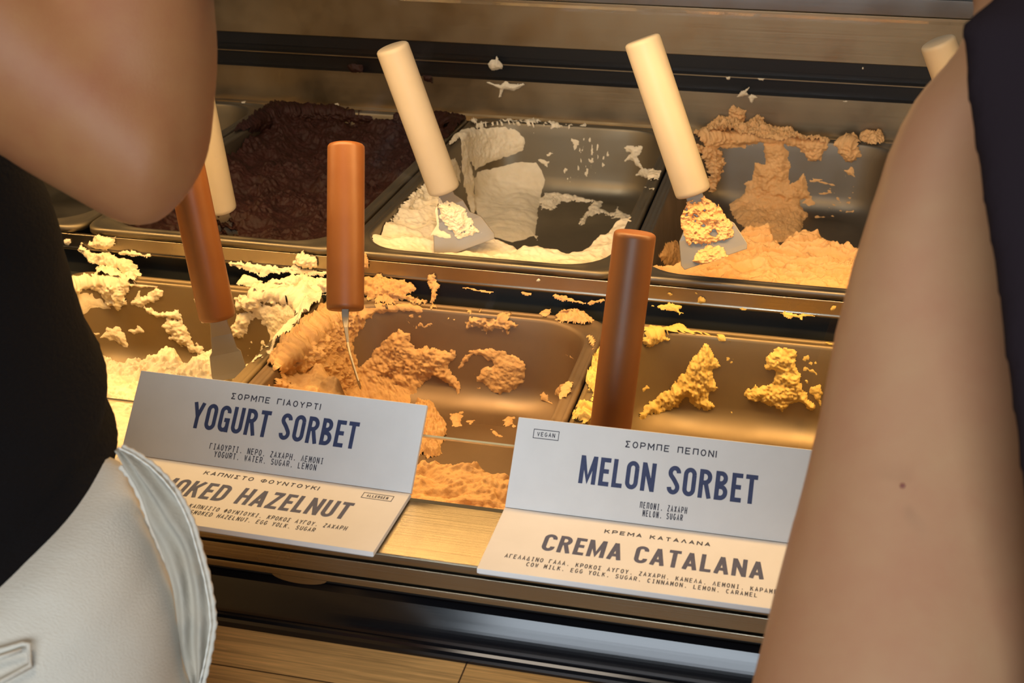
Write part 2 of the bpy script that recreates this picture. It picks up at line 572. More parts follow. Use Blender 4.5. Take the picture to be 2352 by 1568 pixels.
FIL, TAP = 0.022, 0.010
FLX, FLF = 0.0108, 0.0118


def wall_inset(z):          # z <= 0
    w = TAP * (-z) / HD
    if z < -HD + FIL:
        q = (-HD + FIL - z) / FIL
        w += FIL * (1 - math.sqrt(max(0, 1 - q * q)))
    return w


def pan_grid(n, zs, nb, hb, flange=True):
    rings = []
    w = wall_inset(-HD)
    rb = rrect(HA - w, hb - w, HR * 0.75, n, hb)
    for k in range(1, nb):
        rings.append(np.c_[rb * (k / nb), np.full(n, -HD)])
    for z in zs:
        w = wall_inset(z)
        rings.append(np.c_[rrect(HA - w, hb - w, HR - w * 0.4, n, hb), np.full(n, z)])
    if flange:
        for k, (f, dz) in enumerate(((0.03, 0.0007), (0.08, 0.0014), (0.15, 0.0015), (0.23, 0.0009), (0.35, 0.0003), (0.68, 0.0003), (0.76, 0.0011), (0.85, 0.0018), (0.94, 0.0014), (1.0, 0.0003), (1.0, -0.004))):
            p = rrect(HA + FLX * f, hb + FLF * f, HR - 0.028 * f, n, hb)
            rings.append(np.c_[p, np.full(n, dz)])
    return np.array(rings)


ZFIL = [-HD + FIL * (1 - math.cos(t)) for t in np.linspace(0.12, math.pi / 2, 7)]


def pan_frame(cx, cy, cz):
    return Matrix.Translation((cx, cy, cz))


def to_world(P, F):
    A = np.array(F)
    return P @ A[:3, :3].T + A[:3, 3]


def grid_faces(m, n, wrap):
    i, j = np.meshgrid(np.arange(m - 1), np.arange(n if wrap else n - 1), indexing='ij')
    j2 = (j + 1) % n
    return np.stack([i * n + j, i * n + j2, (i + 1) * n + j2, (i + 1) * n + j], -1).reshape(-1, 4)


def make_pan(F, label, hb, steel=None):
    zs = ZFIL + list(np.linspace(-HD + FIL, -0.001, 6)[1:])
    G = pan_grid(128, zs, 5, hb)
    m, n, _ = G.shape
    V = np.vstack([G.reshape(-1, 3), [[0, 0, -HD]]])
    fs = [tuple(f) for f in grid_faces(m, n, True)]
    fs += [(len(V) - 1, (k + 1) % n, k) for k in range(n)]
    o = link('gelato_pan', V, fs, steel or M['pan_steel'], None, True)
    o.matrix_world = F
    s = o.modifiers.new('gauge', 'SOLIDIFY')
    s.thickness, s.offset = 0.0008, -1
    tag(o, label, 'pan', 'steel gelato pans')
    return o


fb = lambda k: pan_frame(-0.5275 + 0.25 * k, 0.604, 0.0)
ff = lambda k: pan_frame(-0.5290 + 0.2490 * k, 0.183, -0.035)
PB = {k: fb(k) for k in (-1, 0, 1, 2, 3)}
PF = {k: ff(k) for k in (0, 1, 2, 3)}
lb = {-1: 'bare steel back row pan left of the dark sorbet pan', 0: 'back row steel pan holding the dark reddish brown sorbet', 1: 'back row steel pan holding the white yogurt sorbet',
      2: 'back row steel pan holding the orange melon sorbet', 3: 'back row steel pan behind the right customer with bare arm'}
lf = {0: 'front row steel pan holding the pale cream gelato', 1: 'front row steel pan holding the light brown hazelnut gelato', 2: 'front row steel pan holding the yellow gelato',
      3: 'front row steel pan behind the right customer with bare arm'}
for k, F in PB.items():
    make_pan(F, lb[k], HBB, M['pan_grey'] if k == 2 else None)
for k, F in PF.items():
    make_pan(F, lf[k], HBF, {0: M['pan_amber'], 1: M['pan_brown'], 2: M['pan_amber']}.get(k))


# ------------------------------------------------------------------ gelato: smears over a surface, and mounds in a pan
def grid_normals(P, wrap):
    du = np.gradient(P, axis=0)
    if wrap:
        dv = np.roll(P, -1, axis=1) - np.roll(P, 1, axis=1)
    else:
        dv = np.gradient(P, axis=1)
    N = np.cross(du, dv)
    return N / (np.linalg.norm(N, axis=-1, keepdims=True) + 1e-12)


def sdist(x, y, poly):
    p = np.array(poly)
    q = np.roll(p, -1, axis=0)
    best = np.full(x.shape, 1e9)
    ins = np.zeros(x.shape, bool)
    for (ax, ay), (bx, by) in zip(p, q):
        ex, ey = bx - ax, by - ay
        L = ex * ex + ey * ey + 1e-9
        t = np.clip(((x - ax) * ex + (y - ay) * ey) / L, 0, 1)
        best = np.minimum(best, (x - ax - t * ex) ** 2 + (y - ay - t * ey) ** 2)
        c = (ay > y) != (by > y)
        with np.errstate(divide='ignore', invalid='ignore'):
            xi = ax + (y - ay) * ex / (ey if abs(ey) > 1e-9 else 1e-9)
        ins ^= c & (x < xi)
    d = np.sqrt(best)
    return np.where(ins, d, -d)


def smear_mesh(P, N, wrap, polys, seed, facing=True):
    """polys: dicts pts, T (thickness m), e (edge rounding m), j (outline raggedness m), f (noise frequency), g (grain amount)"""
    x, y, dep = project(P)
    view = CAM - P
    view /= np.linalg.norm(view, axis=-1, keepdims=True)
    ok = (np.sum(N * view, -1) > 0.02) if facing else np.ones(P.shape[:2], bool)
    t = np.full(P.shape[:2], -1.0)
    for k, q in enumerate(polys):
        pts = np.array(q['pts'])
        mg = 22
        mask = ok & (x > pts[:, 0].min() - mg) & (x < pts[:, 0].max() + mg) & (y > pts[:, 1].min() - mg) & (y < pts[:, 1].max() + mg)
        if not mask.any():
            continue
        xx, yy, dd, PP = x[mask], y[mask], dep[mask], P[mask]
        sd = sdist(xx, yy, pts) / FPX * dd
        f = q.get('f', 1.0)
        sc = np.array(q.get('an', (1, 1, 1)))
        d = sd + q.get('j', 0.003) * fbm(PP * 170 * f * sc, 4, seed + 11 * k)
        if 'hole' in q:                     # speckled: only the noise peaks remain
            d = np.minimum(d, (fbm(PP * 150 * f * sc, 3, seed + 5 * k + 1) - q['hole']) * 0.02)
        T, e = q['T'], q.get('e', 0.004)
        prof = 1 - np.exp(-np.maximum(d, 0) / e)
        body = 0.62 + 0.55 * fbm(PP * 75 * f * sc, 3, seed + 3 * k + 2)
        g = q.get('g', 0.35)
        grain = g * (0.50 * ridged(PP * 170 * f * sc, 3, seed + k) + 0.55 * fbm(PP * 430 * f * sc, 3, seed + k + 9))
        th = prof * T * np.maximum(body + grain, 0.12)
        th = np.where(d > 0, th + 0.00025, -1)
        t[mask] = np.maximum(t[mask], th)
    m, n = t.shape
    F = grid_faces(m, n, wrap)
    tv = t.ravel()
    keep = (tv[F] > 0).all(axis=1)
    F = F[keep]
    V = (P + N * np.maximum(t, 0)[..., None]).reshape(-1, 3)
    used = np.unique(F)
    remap = np.full(len(V), -1, np.int64)
    remap[used] = np.arange(len(used))
    return V[used], remap[F]


def pan_surface(F, hb, n=1200):
    zs = [-HD + FIL * (1 - math.cos(t)) for t in np.linspace(0.05, math.pi / 2, 26)] + list(np.linspace(-HD + FIL, -0.0008, 76)[1:])
    G = pan_grid(n, zs, 120, hb, False)
    fl = [np.c_[rrect(HA + FLX * f, hb + FLF * f, HR - 0.028 * f, n, hb), np.full(n, 0.0019)] for f in np.linspace(0.05, 1.0, 12)]
    G = np.concatenate([G, np.array(fl)])
    N = grid_normals(G, True)
    up = np.array([0, 0, 0.35]) - G
    N *= np.sign(np.sum(N * up, -1, keepdims=True))
    A = np.array(F)[:3, :3]
    return to_world(G, F), N @ A.T


def mound_mesh(F, hfun, hb, step=0.0009, seed=0, thresh=0.006):
    HB = hb
    cx, cy = F.translation.x, F.translation.y
    xs = np.arange(-HA + 0.0012, HA - 0.0012, step)
    ys = np.arange(-HB + 0.0012, HB - 0.0012, step)
    X, Y = np.meshgrid(xs, ys, indexing='ij')
    h = hfun(X + cx, Y + cy)
    # rounded plan corners
    q = np.hypot(np.maximum(np.abs(X) - (HA - HR), 0), np.maximum(np.abs(Y) - (HB - HR), 0))
    inside = q < HR - 0.0005
    zz = np.minimum(h, HD + 0.02) - HD
    w = np.array([wall_inset(v) for v in np.linspace(-HD, 0, 200)])
    ins = np.interp(zz, np.linspace(-HD, 0, 200), w)
    sx, sy = 1 - (ins + 0.0004) / HA, 1 - (ins + 0.0004) / HB
    P = np.stack([X * sx, Y * sy, zz], -1)
    good = inside & (h > thresh)
    P[..., 2] = np.where(good, P[..., 2], -HD - 0.001)
    Fc = grid_faces(len(xs), len(ys), False)
    keep = good.ravel()[Fc].any(axis=1) & inside.ravel()[Fc].all(axis=1)
    Fc = Fc[keep]
    V = to_world(P, F).reshape(-1, 3)
    used = np.unique(Fc)
    remap = np.full(len(V), -1, np.int64)
    remap[used] = np.arange(len(used))
    return V[used], remap[Fc]


def join(*parts):
    V, Fs, n = [], [], 0
    for v, f in parts:
        if len(v):
            V.append(v)
            Fs.append(f + n)
            n += len(v)
    return np.vstack(V), np.vstack(Fs)


def poly(code, pts, T=0.006, **k):
    return dict(pts=Z(code, *pts) if isinstance(code, str) else pts, T=T, **k)


def lumps(X, Y, seed, f=1.0, an=(1, 1)):
    P = np.stack([X * an[0], Y * an[1], np.zeros_like(X)], -1)
    return fbm(P * 38 * f, 3, seed), ridged(P * 120 * f, 3, seed + 4), fbm(P * 330 * f, 2, seed + 8)


def ramp(e, Y, w):
    return np.sin(np.clip((e - Y) / w, 0, 1) * math.pi / 2)


def G2(X, Y, x, y, sx, sy):
    return np.exp(-((X - x) / sx) ** 2 - ((Y - y) / sy) ** 2)


def gelato_mass(name, F, polys, hfun, material, label, seed, cat='ice cream'):
    hb = HBB if F.translation.y > 0.4 else HBF
    P, N = pan_surface(F, hb)
    parts = [smear_mesh(P, N, True, polys, seed)]
    if hfun:
        parts.append(mound_mesh(F, hfun, hb, seed=seed))
    V, Fc = join(*parts)
    o = link(name, V, Fc, material, None, True)
    return tag(o, label, cat, 'gelato in the pans')


# --- front row, hazelnut
def h_haz(X, Y):
    a, b, c = lumps(X, Y, 3)
    edge = np.interp(X, [-0.40, -0.34, -0.28, -0.26, -0.24, -0.21, -0.17], [0.30, 0.22, 0.16, 0.145, 0.152, 0.160, 0.150]) + 0.012 * a
    front = ramp(edge + 0.016, Y, 0.036)
    top = 0.051 + 0.010 * a + 0.014 * np.clip((-0.30 - X) / 0.06, 0, 1) + 0.012 * np.clip((0.11 - Y) / 0.08, 0, 1)
    R_ = np.hypot(X + 0.20, (Y - 0.02) * 1.0)
    streak = 0.0045 * np.sign(np.sin(R_ * 420)) * np.abs(np.sin(R_ * 420)) ** 0.6 * np.clip((X + 0.255) / 0.03, 0, 1) * np.clip((0.3 - a), 0, 1)
    return front * (top + streak + 0.0022 * b * np.clip(0.6 + 2 * a, 0, 1.6) + 0.0012 * c)


haz = [
    poly('p', [(585, 935), (600, 905), (645, 858), (612, 842), (592, 815), (640, 778), (690, 735), (735, 705), (790, 695), (868, 711), (840, 745), (815, 775), (812, 800), (822, 835), (830, 870), (860, 930), (880, 990), (700, 1010), (590, 1000)], 0.016, e=0.008, j=0.006, f=0.8, g=0.5),
    poly('p', [(742, 880), (745, 840), (768, 780), (800, 775), (815, 812), (822, 850), (845, 900), (860, 940), (760, 930)], 0.020, e=0.01, j=0.003, g=0.2),
    poly('c5', [(130, 970), (350, 730), (420, 690), (480, 730), (530, 830), (600, 810), (640, 820), (700, 830), (760, 840), (800, 850), (790, 900), (750, 960), (800, 1010), (840, 1120), (820, 1150), (750, 1080), (640, 1020), (560, 1100), (510, 1160), (500, 1240), (100, 1200)], 0.009, e=0.006, j=0.004, g=0.45),
    poly('c5', [(800, 950), (850, 890), (910, 840), (935, 855), (880, 920), (850, 960), (800, 995)], 0.005, j=0.003),
    poly('c5', [(890, 850), (1000, 820), (1100, 840), (1230, 890), (1280, 940), (1260, 1010), (1275, 1050), (1200, 1110), (1100, 1150), (1040, 1130), (1010, 1090), (950, 1060), (935, 1020), (980, 960), (1060, 940), (1000, 905)], 0.0045, e=0.003, j=0.003, g=0.4),
    poly('c5', [(750, 630), (860, 640), (960, 585), (1060, 615), (1150, 605), (1220, 670), (1150, 735), (1100, 690), (1010, 730), (950, 680), (870, 700), (850, 650)], 0.007, e=0.003, j=0.005, g=0.6, f=1.3),
    poly('c5', [(120, 560), (280, 528), (480, 535), (660, 580), (560, 596), (400, 580), (270, 600), (150, 620)], 0.006, j=0.003),
    poly('c5', [(870, 570), (910, 575), (900, 600), (960, 590), (940, 625), (880, 610)], 0.004, j=0.002),
    poly('c5', [(1360, 1130), (1400, 1095), (1425, 1150), (1460, 1225), (1370, 1195)], 0.006, j=0.003),
    poly('c5', [(1500, 1065), (1605, 1060), (1565, 1145), (1500, 1185), (1455, 1130)], 0.006, j=0.003),
    poly('c5', [(540, 1190), (640, 1205), (690, 1290), (740, 1350), (720, 1440), (700, 1570), (510, 1570), (480, 1300)], 0.016, e=0.006, j=0.005, g=0.6),
    poly('c5', [(750, 1280), (850, 1265), (835, 1375), (760, 1345)], 0.005, j=0.004),
    poly('c5', [(1090, 1320), (1190, 1285), (1205, 1365), (1120, 1375)], 0.005, j=0.004),
    poly('c5', [(1010, 1380), (1060, 1385), (1120, 1435), (1080, 1440)], 0.004, j=0.003),
    poly('c5', [(420, 580), (640, 600), (700, 760), (560, 740), (480, 700)], 0.0018, j=0.004, hole=0.06),
    poly('c5', [(880, 990), (1000, 980), (1010, 1130), (900, 1140)], 0.002, j=0.004, hole=0.11, an=(1, 1, 3)),
    poly('c5', [(780, 1320), (1000, 1290), (960, 1340), (820, 1400)], 0.002, j=0.004, hole=0.08),
    poly('c5', [(1490, 830), (1520, 850), (1640, 910), (1600, 915), (1520, 870)], 0.003, j=0.003),
    poly('c5', [(1660, 690), (1740, 770), (1730, 850), (1700, 800)], 0.002, j=0.003),
]
gelato_mass('hazelnut_gelato', PF[1], haz, h_haz, M['hazelnut'], 'light brown hazelnut gelato in front row pan behind yogurt sorbet card', 21)


# --- front row, yellow
def h_cre(X, Y):
    a, b, c = lumps(X, Y, 13)
    front = ramp(0.085 + 0.02 * a, Y, 0.04)
    return front * (0.045 + 0.01 * a) + (0.004 * b + 0.0016 * c) * front


cre = [
    poly('p', [(1378, 800), (1355, 818), (1335, 850), (1350, 855), (1325, 875), (1350, 890), (1365, 910), (1355, 928), (1328, 922), (1312, 965), (1355, 980), (1390, 985), (1420, 900), (1420, 820)], 0.016, e=0.005, j=0.005, g=0.6),
    poly('c5', [(2060, 700), (2150, 678), (2200, 692), (2320, 668), (2352, 700), (2352, 725), (2200, 742), (2250, 765), (2110, 830), (2060, 850)], 0.009, j=0.004, g=0.5),
    poly('p', [(1455, 965), (1477, 932), (1524, 895), (1555, 875), (1572, 845), (1596, 823), (1613, 796), (1625, 780), (1637, 806), (1646, 826), (1655, 840), (1638, 850), (1642, 872), (1652, 890), (1634, 903), (1629, 913), (1645, 933), (1629, 947), (1604, 941), (1577, 916), (1566, 933), (1520, 950), (1480, 962)], 0.009, e=0.005, j=0.004, g=0.55, an=(1.3, 1, 0.7)),
    poly('c6', [(600, 920), (640, 835), (720, 818), (820, 850), (840, 980), (860, 1080), (900, 1170), (950, 1190), (940, 1275), (900, 1260), (830, 1180), (780, 1220), (730, 1250), (650, 1230), (560, 1190), (480, 1190), (455, 1130), (540, 1078), (640, 1070), (672, 1060), (660, 990), (600, 950)], 0.010, e=0.005, j=0.004, g=0.55),
    poly('c6', [(880, 1050), (940, 1080), (1000, 1060), (980, 1220), (930, 1170), (900, 1120)], 0.004, j=0.004),
    poly('c6', [(235, 760), (280, 735), (340, 760), (420, 775), (330, 797)], 0.006, j=0.003),
    poly('c6', [(-10, 690), (20, 662), (60, 700), (130, 715), (240, 745), (120, 740), (0, 725)], 0.006, j=0.003),
    poly('c6', [(1000, 780), (1030, 790), (1060, 815), (1010, 800)], 0.004, j=0.002),
    poly('c5', [(2040, 1100), (2085, 1065), (2110, 1105), (2050, 1130)], 0.005, j=0.002),
    poly('c5', [(2110, 1060), (2190, 1020), (2200, 1030), (2120, 1075)], 0.003, j=0.002),
    poly('c6', [(280, 870), (420, 850), (420, 930), (300, 980)], 0.0012, j=0.004, hole=0.11),
    poly('c6', [(830, 840), (980, 850), (980, 1040), (860, 1020)], 0.0016, j=0.004, hole=0.08),
    poly('c6', [(500, 860), (560, 870), (560, 990), (510, 980)], 0.0014, j=0.004, hole=0.07),
    poly('c6', [(0, 800), (140, 760), (60, 830), (0, 880)], 0.0016, j=0.003, hole=0.08),
    poly('c6', [(200, 1240), (500, 1200), (480, 1290), (250, 1300)], 0.0010, j=0.004, hole=0.12),
]
gelato_mass('yellow_gelato', PF[2], cre, h_cre, M['crema'], 'yellow gelato smeared in front row pan behind melon sorbet card', 41)


# --- front row, cream
def h_crm(X, Y):
    a, b, c = lumps(X, Y, 33)
    edge = np.interp(X, [-0.64, -0.58, -0.54, -0.515, -0.49, -0.475, -0.445, -0.42], [0.30, 0.262, 0.248, 0.288, 0.255, 0.292, 0.262, 0.27]) + 0.006 * a
    front = ramp(edge + 0.014, Y, 0.034)
    smooth = np.clip((0.165 - Y) / 0.03, 0, 1)
    top = 0.056 + 0.007 * a + 0.012 * np.clip((0.20 - Y) / 0.12, 0, 1)
    return front * top + (0.0042 * b * (1 - 0.85 * smooth) + 0.0022 * c * (1 - 0.7 * smooth)) * front


crm = [
    poly('c4', [(440, 400), (480, 355), (640, 350), (760, 325), (860, 345), (930, 410), (850, 445), (865, 505), (800, 582), (730, 540), (660, 440), (560, 430), (490, 490), (440, 480)], 0.014, e=0.006, j=0.005, g=0.55),
    poly('c4', [(420, 470), (650, 430), (720, 520), (790, 575), (620, 575), (520, 660), (430, 560)], 0.0035, e=0.006, j=0.001, g=0.08),
    poly('c4', [(890, 520), (960, 475), (1060, 430), (1110, 440), (1100, 480), (1000, 540), (1060, 592), (1200, 568), (1250, 640), (1100, 622), (1010, 602), (960, 562)], 0.006, j=0.004),
    poly('c4', [(1090, 680), (1130, 620), (1230, 640), (1290, 720), (1330, 800), (1400, 850), (1390, 905), (1330, 875), (1250, 835), (1150, 765)], 0.008, e=0.006, j=0.005, g=0.4),
    poly('c4', [(1590, 480), (1700, 440), (1860, 390), (1930, 350), (2050, 335), (2230, 380), (2230, 520), (2150, 540), (2200, 600), (2075, 750), (1975, 820), (1860, 880), (1815, 850), (1830, 800), (2000, 690), (2010, 600), (1960, 540), (1800, 520), (1720, 560), (1690, 600), (1600, 560)], 0.015, e=0.006, j=0.005, g=0.5),
    poly('c4', [(1690, 540), (1970, 520), (2010, 600), (2000, 700), (1840, 830), (1800, 700), (1700, 620)], 0.0035, e=0.004, j=0.004, g=0.4),
    poly('c4', [(1590, 580), (1740, 590), (1690, 680), (1650, 765), (1560, 755)], 0.007, j=0.004),
    poly('c4', [(680, 760), (720, 690), (800, 680), (850, 740), (900, 840), (830, 820), (760, 780)], 0.004, j=0.003, g=0.4),
    poly('c4', [(860, 720), (920, 680), (1000, 690), (1020, 710), (930, 740)], 0.003, j=0.004),
    poly('c4', [(840, 395), (900, 390), (1080, 405), (1060, 425), (940, 420)], 0.005, j=0.003),
    poly('c4', [(620, 720), (680, 720), (680, 740), (640, 750)], 0.004, j=0.001),
    poly('c4', [(900, 430), (1120, 440), (1080, 560), (900, 520)], 0.0018, j=0.004, hole=0.03),
    poly('c4', [(1600, 780), (1800, 760), (1840, 880), (1720, 960), (1640, 860)], 0.002, j=0.004, hole=0.04),
    poly('c4', [(1300, 490), (1345, 490), (1350, 530), (1310, 530)], 0.006, j=0.002),
    poly('c4', [(1350, 640), (1390, 632), (1400, 660), (1360, 665)], 0.004, j=0.001),
]
gelato_mass('cream_gelato', PF[0], crm, h_crm, M['cream'], 'pale cream gelato in front row pan beside the black knit sweater', 61)


# --- back row, yogurt
def h_yog(X, Y):
    a, b, c = lumps(X, Y, 53, 0.7)
    edge = np.interp(X, [-0.395, -0.375, -0.34, -0.30, -0.25, -0.215, -0.195, -0.18, -0.16], [0.62, 0.605, 0.55, 0.492, 0.466, 0.468, 0.492, 0.555, 0.59]) + 0.008 * a
    front = ramp(edge + 0.014, Y, 0.034)
    smooth = np.clip((0.425 - Y) / 0.02, 0, 1)
    top = 0.066 + 0.006 * a + 0.006 * np.clip((-0.33 - X) / 0.05, 0, 1)
    top = top * (1 - smooth) + 0.0735 * smooth
    fold = 0.003 * np.sin(X * 60 - Y * 150 + 2.5 * a) * (1 - smooth)
    return front * (top + fold) + (0.0015 * b * (1 - smooth) + 0.0007 * c) * front


yog = [
    poly('y', [(590, 330), (640, 260), (760, 215), (860, 205), (1000, 195), (1150, 200), (1240, 250), (1290, 340), (1260, 420), (1160, 460), (1060, 500), (960, 520), (880, 570), (820, 600), (760, 480), (690, 300), (650, 340), (600, 380)], 0.006, e=0.005, j=0.0025, g=0.25, f=0.7),
    poly('y', [(690, 300), (730, 320), (770, 470), (810, 600), (815, 760), (830, 960), (810, 1080), (760, 900), (720, 720), (700, 560)], 0.013, e=0.006, j=0.002, g=0.15, f=0.6),
    poly('y', [(800, 700), (830, 600), (1000, 560), (1200, 520), (1380, 510), (1440, 590), (1465, 680), (1440, 800), (1400, 950), (1390, 1080), (1370, 1190), (1270, 1230), (1160, 1260), (980, 1200), (860, 1120), (820, 960)], 0.009, e=0.008, j=0.002, g=0.06, f=0.45),
    poly('y', [(1400, 860), (1460, 800), (1570, 780), (1700, 810), (1850, 860), (1990, 880), (1960, 950), (2050, 970), (2240, 1010), (2240, 1050), (2060, 1030), (1960, 990), (1850, 1020), (1780, 1120), (1750, 1090), (1870, 900), (1720, 880), (1600, 890), (1540, 950), (1420, 960)], 0.006, e=0.004, j=0.004, g=0.5),
    poly('y', [(2100, 910), (2150, 960), (2240, 1040), (2150, 1060), (2080, 980)], 0.006, j=0.004),
    poly('y', [(2140, 390), (2200, 365), (2360, 370), (2340, 420), (2300, 470), (2340, 560), (2560, 615), (2570, 670), (2430, 685), (2270, 640), (2310, 580), (2230, 500), (2150, 520), (2220, 440)], 0.005, e=0.003, j=0.003, g=0.45),
    poly('y', [(770, 140), (820, 125), (870, 170), (1100, 150), (1140, 125), (1180, 150), (1440, 130), (1450, 160), (1330, 200), (1560, 160), (1620, 195), (1820, 190), (1840, 210), (1600, 215), (1420, 200), (1240, 195), (1040, 185), (880, 200), (800, 190)], 0.006, e=0.003, j=0.005, g=0.6, f=1.4),
    poly('y', [(1660, 280), (2060, 280), (2060, 480), (1960, 600), (1720, 740), (1560, 700), (1640, 500)], 0.0016, j=0.006, hole=0.11, an=(1.4, 1, 0.6)),
    poly('y', [(1380, 480), (1520, 480), (1640, 370), (1900, 240), (1850, 240), (1600, 350), (1400, 430)], 0.0012, j=0.004, hole=0.02),
    poly('y', [(1400, 500), (1520, 500), (1480, 560), (1420, 560)], 0.004, j=0.004),
    poly('y', [(1300, 240), (1500, 180), (1540, 230), (1340, 300)], 0.0012, j=0.004, hole=-0.05),
    poly('y', [(2330, 740), (2490, 770), (2560, 800), (2440, 790)], 0.003, j=0.003),
    poly('y', [(1350, 1170), (1400, 1180), (1390, 1230), (1360, 1215)], 0.005, j=0.003),
    poly('p', [(893, 556), (898, 500), (935, 448), (985, 415), (1015, 440), (1005, 520), (1005, 572), (925, 568)], 0.020, e=0.008, j=0.005, g=0.45),
    poly('y', [(500, 560), (640, 470), (690, 560), (700, 720), (640, 660), (560, 640)], 0.004, j=0.003),
]
gelato_mass('yogurt_sorbet', PB[1], yog, h_yog, M['yogurt'], 'creamy white sorbet scooped hollow in the middle back row pan', 81)


# --- back row, melon
def h_mel(X, Y):
    a, b, c = lumps(X, Y, 73)
    P = np.stack([X * 0.8 + 0.25 * Y, Y * 1.9 - 0.3 * X, np.zeros_like(X)], -1)
    sw = ridged(P * 40 + 0.9 * fbm(P * 18, 2, 5)[..., None], 1, 9)
    edge = np.interp(X, [-0.14, -0.11, -0.085, -0.07, -0.04, -0.025, -0.005, 0.03, 0.05, 0.08], [0.44, 0.46, 0.515, 0.575, 0.595, 0.54, 0.60, 0.56, 0.545, 0.54]) + 0.008 * a
    front = ramp(edge + 0.016, Y, 0.04)
    top = 0.058 + 0.006 * a + 0.010 * np.clip((0.50 - Y) / 0.09, 0, 1)
    return front * (top + 0.0075 * sw + 0.002 * b + 0.0008 * c)


mel = [
    poly('c3', [(590, 970), (720, 955), (770, 1020), (775, 1120), (770, 1240), (830, 1200), (862, 1150), (900, 1280), (915, 1340), (835, 1350), (872, 1430), (905, 1440), (865, 1500), (850, 1570), (840, 1640), (560, 1640), (380, 1470), (345, 1380), (430, 1330), (480, 1260), (425, 1240), (510, 1210), (535, 1100), (600, 1100)], 0.010, e=0.005, j=0.003, g=0.35, f=0.8),
    poly('c3', [(120, 900), (240, 850), (400, 860), (600, 880), (830, 925), (1040, 945), (1010, 1030), (840, 1000), (700, 968), (560, 962), (370, 1005), (200, 995)], 0.012, e=0.006, j=0.004, g=0.5),
    poly('c3', [(120, 960), (300, 1000), (335, 1090), (300, 1200), (260, 1300), (235, 1340), (190, 1120)], 0.012, j=0.006, g=0.6),
    poly('c3', [(820, 1000), (840, 930), (1040, 950), (1000, 1040), (980, 1085), (900, 1095)], 0.010, j=0.004, g=0.5),
    poly('c3', [(1060, 970), (1150, 905), (1235, 925), (1255, 1060), (1180, 1105), (1105, 1060)], 0.012, j=0.004, g=0.5),
    poly('c3', [(1120, 1150), (1200, 1115), (1220, 1205), (1160, 1185)], 0.006, j=0.003),
    poly('c3', [(300, 985), (560, 955), (600, 1000), (330, 1010)], 0.002, j=0.004, hole=-0.05),
    poly('c3', [(880, 1180), (1230, 1150), (1230, 1480), (920, 1500)], 0.0014, j=0.006, hole=0.09, an=(0.6, 1, 1.4)),
    poly('c3', [(950, 1210), (1090, 1240), (1080, 1265), (960, 1235)], 0.003, j=0.002),
    poly('c3', [(840, 1370), (920, 1320), (950, 1390), (900, 1400)], 0.004, j=0.003),
    poly('m', [(660, 900), (780, 700), (900, 680), (1100, 900), (1120, 1050), (900, 1080), (780, 1060)], 0.007, j=0.003, g=0.25),
]
gelato_mass('melon_sorbet', PB[2], mel, h_mel, M['melon'], 'orange melon sorbet in the back row pan left of the bare arm', 101)


# --- back row, dark
def h_ber(X, Y):
    a, b, c = lumps(X, Y, 93, 0.8)
    P = np.stack([(X * 0.35 - 0.5 * Y), (Y * 1.5 + 0.6 * X), np.zeros_like(X)], -1)
    st = ridged(P * 50, 3, 31)
    x, y = X + 0.5275, Y - 0.604
    top = 0.052 + 0.008 * a + 0.016 * np.clip((y - 0.10) / 0.1, 0, 1) + 0.012 * np.clip((np.abs(x) - 0.06) / 0.05, 0, 1)
    scoop = 0.016 * np.exp(-(((y - 0.02) - 0.35 * x) / 0.022) ** 2) + 0.022 * G2(x, y, -0.02, -0.15, 0.06, 0.035)
    return top - scoop + 0.003 * st * np.clip(0.5 + a, 0, 1) + 0.004 * b * np.clip(0.6 + 1.5 * a, 0, 1) + 0.0014 * c


ber = [
    poly('k', [(190, 330), (280, 210), (480, 200), (640, 185), (740, 200), (860, 240), (1130, 230), (1300, 290), (1500, 320), (1480, 420), (1100, 400), (840, 420), (700, 480), (500, 500), (200, 480), (80, 440), (80, 370)], 0.010, e=0.006, j=0.006, g=0.6),
    poly('p', [(900, 262), (1000, 258), (1075, 268), (1070, 300), (1010, 330), (960, 360), (900, 330)], 0.010, e=0.006, j=0.005, g=0.6),
    poly('k', [(700, 420), (1600, 380), (1660, 500), (1600, 800), (1200, 700), (800, 520)], 0.003, j=0.006, hole=-0.12),
]
gelato_mass('dark_berry_sorbet', PB[0], ber, h_ber, M['berry'], 'dark reddish brown sorbet filling the back row pan', 121)


def h_any(X, Y):
    a, b, c = lumps(X, Y, 113)
    return 0.05 + 0.01 * a + 0.004 * b + 0.001 * c


def fill(name, F, m, label):
    V, Fc = mound_mesh(F, h_any, HBB if F.translation.y > 0.4 else HBF, step=0.003)
    tag(link(name, V, Fc, m, None, True), label, 'ice cream', 'gelato in the pans')


fill('gelato', PB[3], M['cream'], 'gelato in the back row pan hidden behind the bare arm')
fill('gelato', PF[3], M['hazelnut'], 'gelato in the front row pan hidden behind the bare arm')


# ------------------------------------------------------------------ spilled pieces on rails and flanges
def profile_surface(x0, x1, prof, step=0.0007):
    pts = []
    for (a, b) in zip(prof[:-1], prof[1:]):
        L = math.hypot(b[0] - a[0], b[1] - a[1])
        k = max(2, int(L / step))
        for i in range(k):
            pts.append((a[0] + (b[0] - a[0]) * i / k, a[1] + (b[1] - a[1]) * i / k))
    pts.append(prof[-1])
    pts = np.array(pts)
    # soften the corners a little so that normals turn smoothly
    for _ in range(6):
        pts[1:-1] = 0.25 * pts[:-2] + 0.5 * pts[1:-1] + 0.25 * pts[2:]
    xs = np.arange(x0, x1, step)
    P = np.zeros((len(pts), len(xs), 3))
    P[..., 0] = xs[None, :]
    P[..., 1] = pts[:, 0][:, None]
    P[..., 2] = pts[:, 1][:, None]
    N = grid_normals(P, False)
    s = np.sign(np.sum(N * (CAM - P), -1, keepdims=True))
    return P, N * s


